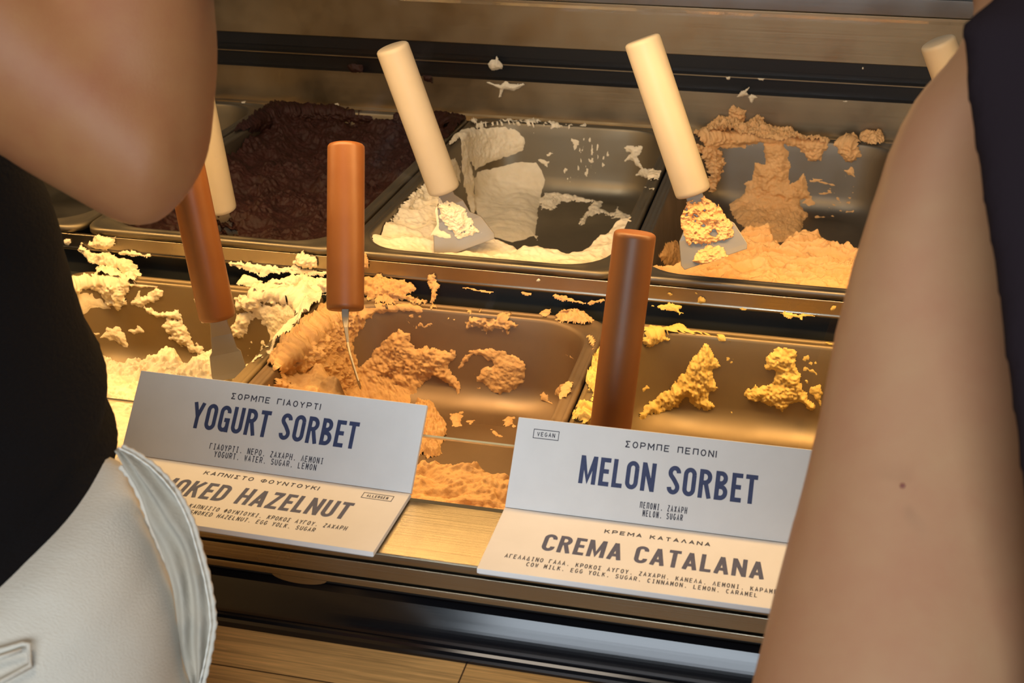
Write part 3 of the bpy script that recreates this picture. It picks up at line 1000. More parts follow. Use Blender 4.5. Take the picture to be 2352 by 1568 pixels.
GAP = [(0.343, -0.0335), (0.357, -0.0335), (0.3742, -0.0205), (0.3748, -0.0165), (0.3750, -0.004), (0.376, 0.001)]
BACKP = [(0.812, 0.0015), (0.832, 0.002), (0.8560, 0.004), (0.8566, 0.015), (0.8566, ZB[0] - 0.001), (0.8562, ZB[2])]


def spill(name, m, prof, q, label, group, seed):
    px = np.array(q['pts'])
    ym = prof[len(prof) // 2][0]
    xs = [at_Y((a, b), ym)[0] for a, b in px]
    P, N = profile_surface(min(xs) - 0.03, max(xs) + 0.03, prof)
    V, Fc = smear_mesh(P, N, False, [q], seed)
    if len(Fc) == 0:
        return
    return tag(link(name, V, Fc, m, None, True), label, 'ice cream', group)


SP = [
    # cream
    ('spilled_gelato', 'cream', GAP, poly('c4', [(580, 140), (620, 100), (660, 60), (740, 75), (785, 75), (775, 150), (740, 165), (640, 160)], 0.010, e=0.005), 'pale cream lump on the steel rail below the dark sorbet pan'),
    ('spilled_gelato', 'cream', GAP, poly('l', [(600, 970), (640, 960), (720, 1010), (860, 1090), (1000, 1060), (1150, 1150), (1330, 1190), (1430, 1250), (1465, 1330), (1460, 1410), (1420, 1400), (1410, 1500), (1300, 1540), (1230, 1420), (1170, 1330), (860, 1280), (760, 1240), (640, 1100)], 0.013, e=0.006, j=0.004, g=0.5), 'large pale cream strand hanging from the rail into the gap at left'),
    ('spilled_gelato', 'cream', GAP, poly('l', [(850, 1290), (1180, 1330), (1240, 1420), (1240, 1568), (800, 1568), (850, 1380)], 0.012, j=0.004, g=0.4), 'pale cream clump bridging the gap above the cream gelato pan'),
    ('spilled_gelato', 'cream', GAP, poly('l', [(1090, 1100), (1250, 1045), (1400, 1070), (1520, 1100), (1640, 1115), (1650, 1150), (1480, 1150), (1300, 1130)], 0.005, j=0.003), 'thin cream crust along the rail edge left of brown handle'),
    ('spilled_gelato', 'cream', GAP, poly('c4', [(1540, 250), (1630, 238), (1800, 270), (1910, 285), (2000, 262), (2080, 305), (2212, 315), (2205, 352), (2100, 345), (1900, 320), (1780, 355), (1720, 330), (1550, 272)], 0.007, j=0.003, g=0.5), 'ragged cream crust along the rail left of the upright brown handle'),
    ('spilled_gelato', 'cream', GAP, poly('c4', [(1980, 250), (2000, 200), (2050, 160), (2130, 215), (2155, 280), (2050, 295)], 0.012, j=0.003, g=0.5), 'pointed cream lump on the rail beside the upright brown handle'),
    ('spilled_gelato', 'cream', GAP, poly('c4', [(1590, 400), (1650, 325), (1780, 385), (1710, 425)], 0.008, j=0.002, g=0.3), 'round cream lump in the dark gap right of leaning brown handle'),
    ('spilled_gelato', 'cream', GAP, poly('c4', [(1690, 420), (1860, 385), (1930, 345), (2050, 335), (2230, 380), (2230, 480), (1900, 480), (1700, 490)], 0.012, j=0.004, g=0.5), 'broad cream clump bridging the gap behind upright brown handle'),
    ('spilled_gelato', 'yogurt', GAP, poly('l', [(400, 905), (440, 890), (510, 895), (505, 950), (470, 990), (430, 980), (400, 945)], 0.006, e=0.004, j=0.001), 'white dot on the rail end at far left by the sweater'),
    # hazelnut
    ('spilled_gelato', 'hazelnut', GAP, poly('c5', [(160, 360), (230, 352), (270, 322), (330, 355), (420, 370), (510, 385), (525, 440), (470, 470), (520, 490), (605, 525), (560, 542), (460, 520), (350, 542), (280, 530), (200, 500), (155, 460)], 0.013, e=0.006, j=0.005, g=0.55), 'light brown clump bridging gap right of the upright brown handle'),
    ('spilled_gelato', 'hazelnut', GAP, poly('c5', [(590, 360), (610, 330), (650, 322), (690, 405), (665, 470), (655, 520), (668, 565), (625, 570), (632, 500), (620, 430)], 0.010, e=0.004, j=0.003, g=0.5), 'light brown drip crossing the gap above the hazelnut pan rim'),
    ('spilled_gelato', 'hazelnut', GAP, poly('c5', [(800, 418), (910, 430), (1062, 445), (1055, 462), (940, 455), (900, 435)], 0.004, j=0.002), 'thin light brown smear under the rail edge above hazelnut pan'),
    ('spilled_gelato', 'hazelnut', GAP, poly('c5', [(1230, 448), (1310, 455), (1318, 482), (1250, 472)], 0.005, j=0.002), 'small light brown bit under the rail edge at centre'),
    ('spilled_gelato', 'hazelnut', GAP, poly('c5', [(1450, 480), (1510, 468), (1570, 500), (1680, 520), (1800, 495), (1808, 520), (1700, 538), (1560, 525), (1490, 525)], 0.006, j=0.003), 'long light brown smear under rail left of the front brown handle'),
    ('spilled_gelato', 'hazelnut', GAP, poly('c5', [(1345, 605), (1390, 570), (1440, 568), (1445, 610), (1400, 622)], 0.007, j=0.002), 'greyish brown lump in the dark gap behind hazelnut pan corner'),
    ('spilled_gelato', 'hazelnut', GAP, poly('c5', [(1455, 610), (1480, 585), (1540, 572), (1640, 578), (1690, 610), (1755, 650), (1680, 682), (1560, 672), (1480, 652)], 0.012, j=0.004, g=0.6), 'rough orange brown lump between hazelnut and yellow pan rims'),
    ('spilled_gelato', 'hazelnut', GAP, poly('r', [(85, 1205), (150, 1215), (180, 1340), (170, 1440), (80, 1430)], 0.006, j=0.002), 'tan blob on the rail touching upright brown handle'),
    ('spilled_gelato', 'yogurt', GAP, poly('c5', [(1335, 365), (1358, 352), (1376, 368), (1360, 385), (1340, 380)], 0.004, e=0.003, j=0.0005), 'small white drop on the rail below the yogurt pan'),
    # yellow
    ('spilled_gelato', 'crema', GAP, poly('m', [(790, 1390), (850, 1395), (900, 1420), (850, 1435), (800, 1415)], 0.003, j=0.001), 'flat yellow drop on the rail just right of front brown handle'),
    ('spilled_gelato', 'crema', GAP, poly('m', [(1215, 1450), (1260, 1430), (1330, 1465), (1335, 1530), (1270, 1560), (1210, 1530)], 0.005, j=0.001), 'larger yellow drop on the rail below the melon pan'),
    ('spilled_gelato', 'crema', GAP, poly('m', [(1150, 1378), (1200, 1385), (1235, 1420), (1190, 1425)], 0.003, j=0.001), 'tiny yellow drop above the larger yellow drop on the rail'),
    ('spilled_gelato', 'crema', GAP, poly('d', [(1045, 265), (1130, 270), (1220, 250), (1260, 230), (1310, 250), (1390, 275), (1350, 310), (1385, 350), (1350, 372), (1310, 340), (1240, 330), (1150, 300)], 0.007, j=0.003, g=0.5), 'yellow curl hanging under the rail right of front brown handle'),
    ('spilled_gelato', 'crema', GAP, poly('c6', [(700, 590), (730, 578), (800, 595), (920, 600), (940, 615), (860, 620), (850, 652), (835, 625), (770, 640)], 0.005, j=0.002), 'ragged yellow crust on rail edge left of the bare arm'),
    ('spilled_gelato', 'crema', GAP, poly('c6', [(1038, 570), (1060, 540), (1090, 540), (1080, 570), (1050, 580)], 0.004, j=0.001), 'small yellow bit on rail touching the bare arm edge'),
    ('spilled_gelato', 'crema', GAP, poly('c6', [(415, 560), (450, 552), (485, 570), (450, 574)], 0.003, j=0.001), 'flat yellow fleck on rail edge between curl and crust'),
    # melon heap on the back flange
    ('spilled_gelato', 'melon', BACKP, poly('c3', [(130, 890), (190, 900), (200, 860), (240, 850), (240, 800), (310, 788), (365, 810), (372, 775), (360, 740), (365, 712), (400, 705), (478, 745), (470, 800), (460, 840), (500, 800), (550, 760), (602, 795), (585, 850), (650, 872), (790, 885), (840, 930), (1040, 955), (1000, 990), (840, 990), (740, 965), (560, 965), (370, 1000), (300, 990), (200, 960), (140, 950)], 0.017, e=0.006, j=0.004, g=0.6), 'orange melon heap piled on the back rim against steel riser'),
    ('spilled_gelato', 'melon', BACKP, poly('c3', [(1235, 940), (1250, 905), (1300, 888), (1400, 895), (1415, 960), (1350, 985), (1250, 965)], 0.012, j=0.003, g=0.5), 'orange lump on the back rim left of the bare arm'),
    ('spilled_gelato', 'melon', BACKP, poly('c3', [(1490, 985), (1520, 938), (1600, 935), (1640, 990)], 0.010, j=0.003, g=0.5), 'orange lump on the back rim touching the bare arm'),
    ('spilled_gelato', 'yogurt', BACKP, poly('c3', [(408, 655), (440, 612), (470, 605), (498, 583), (500, 590), (480, 620), (490, 640), (450, 655)], 0.006, e=0.003, j=0.001), 'pale splash on the black track above the melon heap'),
    ('spilled_gelato', 'yogurt', BACKP, poly('c3', [(488, 650), (510, 630), (560, 655), (530, 668), (518, 700), (500, 690)], 0.006, e=0.003, j=0.001), 'pale drip just under the black track above melon heap'),
    ('spilled_gelato', 'yogurt', BACKP, poly('c2', [(1010, 430), (1035, 400), (1062, 400), (1072, 378), (1090, 400), (1118, 440), (1115, 465), (1040, 475), (1022, 455)], 0.009, e=0.004, j=0.001), 'white lump on the black track right of the cream handle top'),
    ('spilled_gelato', 'yogurt', BACKP, poly('c2', [(1000, 548), (1100, 570), (1135, 538), (1170, 565), (1255, 560), (1265, 575), (1190, 615), (1120, 600), (1105, 655), (1085, 660), (1095, 600), (1010, 560)], 0.007, e=0.003, j=0.001), 'white splash with tail on steel riser below the white lump'),
    ('spilled_gelato', 'yogurt', BACKP, poly('c3', [(330, 515), (370, 515), (365, 540), (345, 540)], 0.004, e=0.002, j=0.0005), 'small white speck on upper track lip, left one'),
    ('spilled_gelato', 'yogurt', BACKP, poly('c3', [(545, 525), (610, 525), (590, 545), (560, 540)], 0.004, e=0.002, j=0.0005), 'small white speck on upper track lip, right one'),
    ('spilled_gelato', 'yogurt', BACKP, poly('c3', [(1255, 450), (1268, 450), (1270, 470), (1256, 470)], 0.003, e=0.002, j=0.0003), 'tiny white speck high on the black track near the arm'),
    ('spilled_gelato', 'yogurt', BACKP, poly('c3', [(1125, 678), (1160, 676), (1160, 690), (1130, 690)], 0.003, e=0.002, j=0.0003), 'tiny white speck on the lower track lip near the arm'),
    ('spilled_gelato', 'yogurt', BACKP, poly('c1', [(2255, 700), (2285, 695), (2300, 730), (2275, 745)], 0.005, e=0.003, j=0.0005), 'white bead on the back rim behind the dark sorbet'),
    ('spilled_gelato', 'yogurt', BACKP, poly('c1', [(1625, 690), (1665, 682), (1655, 700), (1630, 702)], 0.004, e=0.002, j=0.0005), 'white fleck at the left end of dark sorbet back rim'),
    ('spilled_gelato', 'berry', BACKP, poly('c2', [(60, 440), (100, 425), (170, 440), (165, 490), (90, 490)], 0.005, e=0.003, j=0.002), 'dark red splash on the black track left of cream handle'),
    ('spilled_gelato', 'berry', BACKP, poly('c2', [(570, 500), (640, 510), (640, 560), (580, 550)], 0.005, e=0.003, j=0.002), 'dark red splash on the black track right of cream handle'),
]
for i, (nm, mk, pr, q, lab) in enumerate(SP):
    spill(nm, M[mk], pr, q, lab, 'gelato spilled on the rails', 300 + 17 * i)


# ------------------------------------------------------------------ spatulas
def ring_mesh(stations, axis0, axis1, n=40):
    """solid of revolution between two points: stations = (fraction along in m from axis0, radius)"""
    a, b = np.array(axis0), np.array(axis1)
    d = (b - a) / np.linalg.norm(b - a)
    u = np.cross(d, (0, 0, 1.0) if abs(d[2]) < 0.95 else (1.0, 0, 0))
    u /= np.linalg.norm(u)
    w = np.cross(d, u)
    v, f = [], []
    for s, r in stations:
        for k in range(n):
            t = 2 * math.pi * k / n
            v.append(a + d * s + r * (u * math.cos(t) + w * math.sin(t)))
    for i in range(len(stations) - 1):
        for k in range(n):
            k2 = (k + 1) % n
            f.append((i * n + k, (i + 1) * n + k, (i + 1) * n + k2, i * n + k2))
    f.append(tuple(range(n)))
    f.append(tuple(range((len(stations) - 1) * n, len(stations) * n))[::-1])
    return v, f


def spatula(top, bot, dtop, dbot, m, label, face=None, blade_len=0.10, w0=0.024, w1=0.060, coat=None, R=0.0145, group=None, handle_label=None):
    A, B = at_depth(top, dtop), at_depth(bot, dbot)
    L = np.linalg.norm(B - A)
    d = (B - A) / L
    e = empty('gelato_spatula', tuple(B), label, 'spatula', group)
    r = R
    st = [(0, r - 0.0026), (0.0006, r - 0.0012), (0.0018, r - 0.0002), (0.004, r), (L - 0.004, r), (L - 0.0012, r - 0.0003), (L, r - 0.0016)]
    v, f = ring_mesh(st, A, B)
    o = link('handle', v, f, m, e, True)
    es = o.modifiers.new('es', 'EDGE_SPLIT')
    es.split_angle = math.radians(50)
    # blade: flat steel tongue that widens towards its end
    if face is None:
        face = CAM - B
    nrm = np.array(face, float)
    nrm -= d * (nrm @ d)
    nrm /= np.linalg.norm(nrm)
    side = np.cross(nrm, d)
    rows = [(-0.004, 0.007, 0.003), (0.006, 0.007, 0.0026), (0.014, w0 * 0.42, 0.0016), (0.026, w0 * 0.5, 0.001), (blade_len * 0.6, (w0 + w1) * 0.26, 0.0008), (blade_len - 0.004, w1 * 0.5, 0.0006), (blade_len, w1 * 0.47, 0.0004)]
    v, f = [], []
    for s, hw, ht in rows:
        c = B + d * s + nrm * (0.012 * (max(s, 0) / blade_len) ** 2 - 0.0)
        v += [c - side * hw - nrm * ht, c + side * hw - nrm * ht, c + side * hw + nrm * ht, c - side * hw + nrm * ht]
    for i in range(len(rows) - 1):
        for k in range(4):
            k2 = (k + 1) % 4
            f.append((i * 4 + k, i * 4 + k2, i * 4 + 4 + k2, i * 4 + 4 + k))
    f += [(3, 2, 1, 0), tuple(range(len(rows) * 4 - 4, len(rows) * 4))]
    bl = link('blade', v, f, M['blade'], e)
    bv = bl.modifiers.new('bevel', 'BEVEL')
    bv.width, bv.segments = 0.0004, 2
    if coat:
        mk, polys, seed = coat
        # the blade's front face as a fine grid
        ns, nw = 170, 130
        ss = np.linspace(0.004, blade_len, ns)
        hw = np.interp(ss, [r_[0] for r_ in rows], [r_[1] for r_ in rows]) * 1.12
        tt = np.linspace(-1, 1, nw)
        P = B + d * ss[:, None, None] + nrm * (0.012 * (ss / blade_len) ** 2 + 0.001)[:, None, None] + side * (hw[:, None] * tt[None, :])[..., None]
        N = np.broadcast_to(nrm, P.shape).copy()
        V, Fc = smear_mesh(P, N, False, polys, seed, False)
        if len(Fc):
            link('gelato_residue', V, Fc, M[mk], e, True)
    return e


GW = 'spatulas standing in the back row'
GBR = 'spatulas standing in the front row'
spatula((437, 150), (507, 482), 1.13, 1.20, M['white_handle'], 'cream handled spatula in dark sorbet half hidden by the elbow', coat=('berry', [poly('p', [(470, 480), (545, 480), (560, 560), (470, 560)], 0.004, j=0.004, hole=-0.1)], 7), w0=0.022, w1=0.03, group=GW)
spatula((900, 106), (1021, 437), 1.13, 1.185, M['white_handle'], 'cream handled spatula leaning in the white yogurt sorbet', w0=0.030, w1=0.058, blade_len=0.055, group=GW,
        coat=('yogurt', [poly('r', [(1000, 420), (1120, 400), (1200, 470), (1300, 480), (1500, 600), (1600, 800), (1720, 930), (1400, 1000), (1300, 930), (1140, 720), (1130, 520), (1040, 520)], 0.007, j=0.004, hole=-0.5),
                                poly('r', [(860, 700), (1130, 560), (1150, 900), (1300, 950), (1300, 1010), (900, 960)], 0.002, j=0.002, g=0.1)], 8))
spatula((1474, 89), (1593, 444), 1.04, 1.07, M['white_handle'], 'cream handled spatula leaning in the orange melon sorbet', w0=0.034, w1=0.056, blade_len=0.055, group=GW,
        coat=('melon', [poly('m', [(860, 60), (1480, 30), (1560, 260), (1680, 430), (1750, 640), (1640, 660), (1400, 720), (1120, 760), (1020, 640), (980, 400), (860, 300)], 0.008, j=0.005, hole=-0.3),
                              poly('m', [(1110, 960), (1250, 800), (1400, 720), (1560, 760), (1640, 900), (1500, 1000), (1300, 1010)], 0.010, j=0.004)], 9))
spatula((2153, 94), (2262, 400), 1.10, 1.14, M['white_handle'], 'cream handled spatula top peeping out beside the dark sleeve', group=GW)
spatula((420, 352), (500, 730), 1.01, 1.05, M['brown_handle'], 'brown handled spatula under the elbow in cream gelato', blade_len=0.048, w0=0.020, w1=0.028, group=GBR)
spatula((795, 331), (793, 712), 1.03, 1.02, M['brown_handle'], 'upright brown handled spatula standing in the hazelnut gelato', face=(0.94, 0.36, 0.0), blade_len=0.06, group=GBR)
spatula((1459, 532), (1400, 1000), 0.90, 0.93, M['brown_handle'], 'front brown handled spatula standing behind the melon sorbet card', face=(0.97, 0.2, 0.0), blade_len=0.05, group=GBR)


# ------------------------------------------------------------------ flavour cards
def arc(cx, cy, rx, ry, a0, a1, n=12):
    return [(cx + rx * math.cos(math.radians(a0 + (a1 - a0) * i / n)), cy + ry * math.sin(math.radians(a0 + (a1 - a0) * i / n))) for i in range(n + 1)]


SW = 0.155
HS = SW / 2
LET = {
    'Y': (0.50, [[(0.07, 1), (0.25, 0.46)], [(0.43, 1), (0.25, 0.46)], [(0.25, 0.52), (0.25, 0)]]),
    'O': (0.46, [arc(0.23, 0.75, 0.23 - HS, 0.25 - HS, 0, 180) + arc(0.23, 0.25, 0.23 - HS, 0.25 - HS, 180, 360) + [(0.46 - HS, 0.75)]]),
    'G': (0.46, [arc(0.23, 0.75, 0.23 - HS, 0.25 - HS, -8, 180) + arc(0.23, 0.25, 0.23 - HS, 0.25 - HS, 180, 360), [(0.46 - HS, 0.0), (0.46 - HS, 0.51)], [(0.23, 0.455), (0.46, 0.455)]]),
    'C': (0.46, [arc(0.23, 0.75, 0.23 - HS, 0.25 - HS, -10, 180) + arc(0.23, 0.25, 0.23 - HS, 0.25 - HS, 180, 370)]),
    'U': (0.46, [[(HS, 1)] + arc(0.23, 0.25, 0.23 - HS, 0.25 - HS, 180, 360) + [(0.46 - HS, 1)]]),
    'R': (0.47, [[(HS, 0), (HS, 1)], [(HS, 1 - HS), (0.20, 1 - HS)] + arc(0.20, 0.73, 0.25 - HS, 0.27 - HS, 90, -90) + [(HS, 0.46 + HS)], [(0.25, 0.5), (0.40, 0)]]),
    'T': (0.42, [[(0, 1 - HS), (0.42, 1 - HS)], [(0.21, 1), (0.21, 0)]]),
    'S': (0.45, [arc(0.225, 0.755, 0.225 - HS, 0.245 - HS, 0, 215, 16) + [(0.225, 0.52)] + arc(0.225, 0.245, 0.225 - HS, 0.245 - HS, 35, -180, 16)]),
    'B': (0.47, [[(HS, 0), (HS, 1)], [(HS, 1 - HS), (0.20, 1 - HS)] + arc(0.20, 0.75, 0.23 - HS, 0.25 - HS, 90, -90) + [(HS, 0.5 + HS)], [(HS, 0.54 - HS), (0.21, 0.54 - HS)] + arc(0.21, 0.27, 0.25 - HS, 0.27 - HS, 90, -90) + [(HS, HS)]]),
    'E': (0.38, [[(HS, 0), (HS, 1)], [(0, 1 - HS), (0.38, 1 - HS)], [(0, 0.52), (0.34, 0.52)], [(0, HS), (0.38, HS)]]),
    'M': (0.62, [[(HS, 0), (HS, 1)], [(0.62 - HS, 0), (0.62 - HS, 1)], [(0.085, 0.98), (0.31, 0.1), (0.535, 0.98)]]),
    'L': (0.38, [[(HS, 0), (HS, 1)], [(0, HS), (0.38, HS)]]),
    'N': (0.50, [[(HS, 0), (HS, 1)], [(0.50 - HS, 0), (0.50 - HS, 1)], [(0.08, 0.97), (0.42, 0.03)]]),
    'A': (0.50, [[(0.07, 0), (0.25, 0.97)], [(0.43, 0), (0.25, 0.97)], [(0.14, 0.27), (0.36, 0.27)]]),
    'D': (0.47, [[(HS, 0), (HS, 1)], [(HS, 1 - HS), (0.20, 1 - HS)] + arc(0.20, 0.73, 0.27 - HS, 0.27 - HS, 90, 0) + arc(0.20, 0.27, 0.27 - HS, 0.27 - HS, 0, -90) + [(HS, HS)]]),
    'H': (0.48, [[(HS, 0), (HS, 1)], [(0.48 - HS, 0), (0.48 - HS, 1)], [(HS, 0.5), (0.48 - HS, 0.5)]]),
    'Z': (0.44, [[(0.02, 1 - HS), (0.42, 1 - HS)], [(0.0, HS), (0.44, HS)], [(0.085, 0.08), (0.35, 0.92)]]),
    'K': (0.49, [[(HS, 0), (HS, 1)], [(0.42, 1), (0.12, 0.42)], [(0.21, 0.58), (0.42, 0)]]),
    ' ': (0.24, []),
}


def ribbon(pts, hw):
    p = np.array(pts, float)
    keep = [0] + [i for i in range(1, len(p)) if np.linalg.norm(p[i] - p[i - 1]) > 1e-5]
    p = p[keep]
    n = len(p)
    L, R = [], []
    for i in range(n):
        d0 = p[i] - p[i - 1] if i > 0 else p[1] - p[0]
        d1 = p[i + 1] - p[i] if i < n - 1 else p[-1] - p[-2]
        d0, d1 = d0 / np.linalg.norm(d0), d1 / np.linalg.norm(d1)
        n0, n1 = np.array([-d0[1], d0[0]]), np.array([-d1[1], d1[0]])
        m = n0 + n1
        m /= np.linalg.norm(m)
        k = hw / max(0.35, m @ n0)
        L.append(p[i] + m * k)
        R.append(p[i] - m * k)
    v = L + R
    return v, [(i, i + 1, n + i + 1, n + i) for i in range(n - 1)]


def title_shapes(text, x0, x1, vb, cap):
    """condensed capitals as flat ribbons: 2-D points, faces, and the number of the stroke each point belongs to"""
    v, f, q, x, k = [], [], [], 0.0, 0
    for ch in text:
        w, strokes = LET[ch]
        for st in strokes:
            a, b = ribbon(st, HS)
            n = len(v)
            v += [(c[0] + x, min(max(c[1], -0.012), 1.012)) for c in a]
            f += [tuple(i + n for i in t) for t in b]
            q += [k] * len(a)
            k += 1
        x += w + 0.105
    w = x - 0.105
    return [(x0 + c[0] / w * (x1 - x0), vb + c[1] * cap) for c in v], f, q


_O = arc(0.5, 0.5, 0.5, 0.5, 90, 450, 20)
_P = [[(0, 0), (0, 1), (0.6, 1)] + arc(0.6, 0.72, 0.4, 0.28, 90, -90, 8)[1:] + [(0, 0.44)]]
SK = {
    'A': [[(0, 0), (0.5, 1), (1, 0)], [(0.18, 0.32), (0.82, 0.32)]], 'B': [[(0, 0), (0, 1), (0.6, 1)] + arc(0.6, 0.76, 0.34, 0.24, 90, -90, 8)[1:] + [(0, 0.52)], [(0.6, 0.52)] + arc(0.62, 0.26, 0.38, 0.26, 90, -90, 8)[1:] + [(0, 0)]],
    'C': [arc(0.5, 0.5, 0.5, 0.5, 45, 315, 16)], 'D': [[(0, 0), (0, 1), (0.45, 1)] + arc(0.45, 0.5, 0.55, 0.5, 90, -90, 12)[1:] + [(0, 0)]],
    'E': [[(1, 1), (0, 1), (0, 0), (1, 0)], [(0, 0.52), (0.85, 0.52)]], 'G': [arc(0.5, 0.5, 0.5, 0.5, 45, 345, 16) + [(1, 0.45), (0.55, 0.45)]],
    'H': [[(0, 0), (0, 1)], [(1, 0), (1, 1)], [(0, 0.5), (1, 0.5)]], 'I': [[(0.5, 0), (0.5, 1)]],
    'K': [[(0, 0), (0, 1)], [(0.95, 1), (0.0, 0.42)], [(0.36, 0.62), (1, 0)]], 'L': [[(0, 1), (0, 0), (1, 0)]],
    'M': [[(0, 0), (0, 1)], [(1, 0), (1, 1)], [(0.04, 1), (0.5, 0.32), (0.96, 1)]], 'N': [[(0, 0), (0, 1)], [(1, 0), (1, 1)], [(0.03, 1), (0.97, 0)]], 'O': [_O], 'P': _P,
    'R': _P + [[(0.55, 0.44), (1, 0)]], 'S': [arc(0.5, 0.75, 0.46, 0.25, 20, 250, 12) + arc(0.5, 0.25, 0.48, 0.25, 70, -160, 12)],
    'T': [[(0, 1), (1, 1)], [(0.5, 1), (0.5, 0)]], 'U': [[(0, 1), (0, 0.4)] + arc(0.5, 0.4, 0.5, 0.4, 180, 360, 10) + [(1, 1)]],
    'V': [[(0, 1), (0.5, 0), (1, 1)]], 'W': [[(0, 1), (0.22, 0), (0.5, 0.75), (0.78, 0), (1, 1)]], 'X': [[(0, 0), (1, 1)], [(0, 1), (1, 0)]],
    'Y': [[(0, 1), (0.5, 0.45), (1, 1)], [(0.5, 0.5), (0.5, 0)]], 'Z': [[(0, 1), (1, 1)], [(0.97, 1), (0.03, 0)], [(0, 0), (1, 0)]],
    'Σ': [[(0, 1), (1, 1)], [(0.05, 1), (0.55, 0.5), (0.05, 0)], [(0, 0), (1, 0)]], 'Γ': [[(0, 0), (0, 1), (1, 1)]], 'Π': [[(0, 0), (0, 1), (1, 1), (1, 0)]], 'Λ': [[(0, 0), (0.5, 1), (1, 0)]],
    'Δ': [[(0, 0), (0.5, 1), (1, 0), (0, 0)]], 'Φ': [arc(0.5, 0.5, 0.5, 0.34, 90, 450, 20), [(0.5, 0), (0.5, 1)]], '.': [[(0.5, 0), (0.5, 0.13)]],
}
SK.update({g: SK[l] for g, l in zip('ΑΕΖΗΙΚΜΝΟΡΤΥΧΒ', 'AEZHIKMNOPTYXB')})


def small_shapes(text, x0, x1, vb, cap, sw, mono):
    wid = lambda c: {' ': 0.62, '.': 0.3}.get(c, 0.12 if c in 'IΙ' else 1.12 if c in 'MΜΦ' else 0.94)
    gap = 0.36
    if mono:
        pitch = (x1 - x0) / len(text)
        cells = [(x0 + pitch * (i + 0.15), pitch * 0.70) for i in range(len(text))]
    else:
        tot = sum(wid(c) for c in text) + gap * (len(text) - 1)
        u, x, cells = (x1 - x0) / tot, x0, []
        for c in text:
            cells.append((x, wid(c) * u))
            x += (wid(c) + gap) * u
    v, f, q, k = [], [], [], 0
    hw = sw / 2
    for ch, (x, w) in zip(text, cells):
        strokes = list(SK.get(ch, []))
        if mono and ch in 'IΙ':
            strokes += [[(0.12, 1), (0.88, 1)], [(0.12, 0), (0.88, 0)]]
        for st in strokes:
            p = [(x + (hw if w > 2 * hw else 0) + a * max(w - 2 * hw, 0), vb + hw + b * (cap - 2 * hw)) for a, b in st]
            if len(st) == 2 and st[0][0] == st[1][0]:       # stems reach the full height
                p = [(c[0], c[1] + (hw if st[i][1] == 1 else -hw if st[i][1] == 0 else 0)) for i, c in enumerate(p)]
            a, b = ribbon(p, hw)
            n = len(v)
            v += [tuple(c) for c in a]
            f += [tuple(i + n for i in t) for t in b]
            q += [k] * len(a)
            k += 1
    return v, f, q


def place(name, shp, m, parent, org, ax, ay, nrm):
    """lay printed shapes on a face; each stroke sits a hair above the one before so that none coincide"""
    v, f, q = shp
    return link(name, [org + ax * a + ay * b + nrm * (0.00012 + 0.000008 * (k % 7)) for (a, b), k in zip(v, q)], f, m, parent)


def frame_shape(x0, x1, y0, y1, t):
    v = [(x0, y0), (x1, y0), (x1, y1), (x0, y1), (x0 + t, y0 + t), (x1 - t, y0 + t), (x1 - t, y1 - t), (x0 + t, y1 - t)]
    return v, [(0, 1, 5, 4), (1, 2, 6, 5), (2, 3, 7, 6), (3, 0, 4, 7)], [0] * 8


UPN = np.array([0, -0.759, 0.651])


def card(x0, x1, label, shift, rot, up, lo):
    """L-shaped card: one face lies on the ledge, the other leans back on the glass strip"""
    e = empty('flavour_card', (x1, 0, ZL), label, 'sign', 'flavour cards on the steel ledge')
    th = 0.0032
    u0 = np.array([0, 0.0, 0.0])
    H = 0.0548
    # upper face slab; its front face starts at u0 and runs along VD
    P = [u0, u0 + VD * H, u0 + VD * H - UPN * th, u0 - UPN * th]
    upo = MB().prism_x([(p[1], p[2]) for p in P], x0, x1).build('upper_panel', M['card'], e, bevel=0.0004)
    loo = MB().prism_x([(-0.0650, -0.0032), (-0.0650, 0.0), (-0.0004, 0.0), (0.0018, -0.0032)], x0, x1).build('lower_panel', M['card'], e, bevel=0.0004)
    MB().box(x0 + 0.001, x1 - 0.001, -0.0640, -0.004, ZL + 0.0001, -0.0031).build('base_sheet', M['card_edge'], e)
    AX = np.array([1.0, 0, 0])
    oU = np.array([0, 0, 0]) + u0
    oL = np.array([0, 0, 0.0])
    for spec, par, org, ay, nr in ((up, upo, oU, VD, UPN), (lo, loo, oL, np.array([0, 1.0, 0]), np.array([0, 0, 1.0]))):
        for kind, text, a, b, vb, cap in spec:
            if kind == 'title':
                place('title_lettering', title_shapes(text, a, b, vb, cap), M['ink_blue'], par, org, AX, ay, nr)
            elif kind == 'sub':
                place('subtitle_lettering', small_shapes(text, a, b, vb, cap, 0.00064, False), M['ink_dark'], par, org, AX, ay, nr)
            elif kind == 'line':
                place('ingredient_lettering', small_shapes(text, a, b, vb, cap, 0.00047, True), M['ink_dark'], par, org, AX, ay, nr)
            elif kind == 'tag':
                w, h = b - a, cap
                place('tag_frame', frame_shape(a, b, vb, vb + h, 0.0004), M['ink_dark'], par, org, AX, ay, nr)
                place('tag_lettering', small_shapes(text, a + w * 0.15, b - w * 0.15, vb + h * 0.27, h * 0.46, 0.0004, False), M['ink_dark'], par, org, AX, ay, nr)
    e.location.x += shift[0]
    e.location.y += shift[1]
    e.rotation_euler = (0, 0, math.radians(rot))
    return e


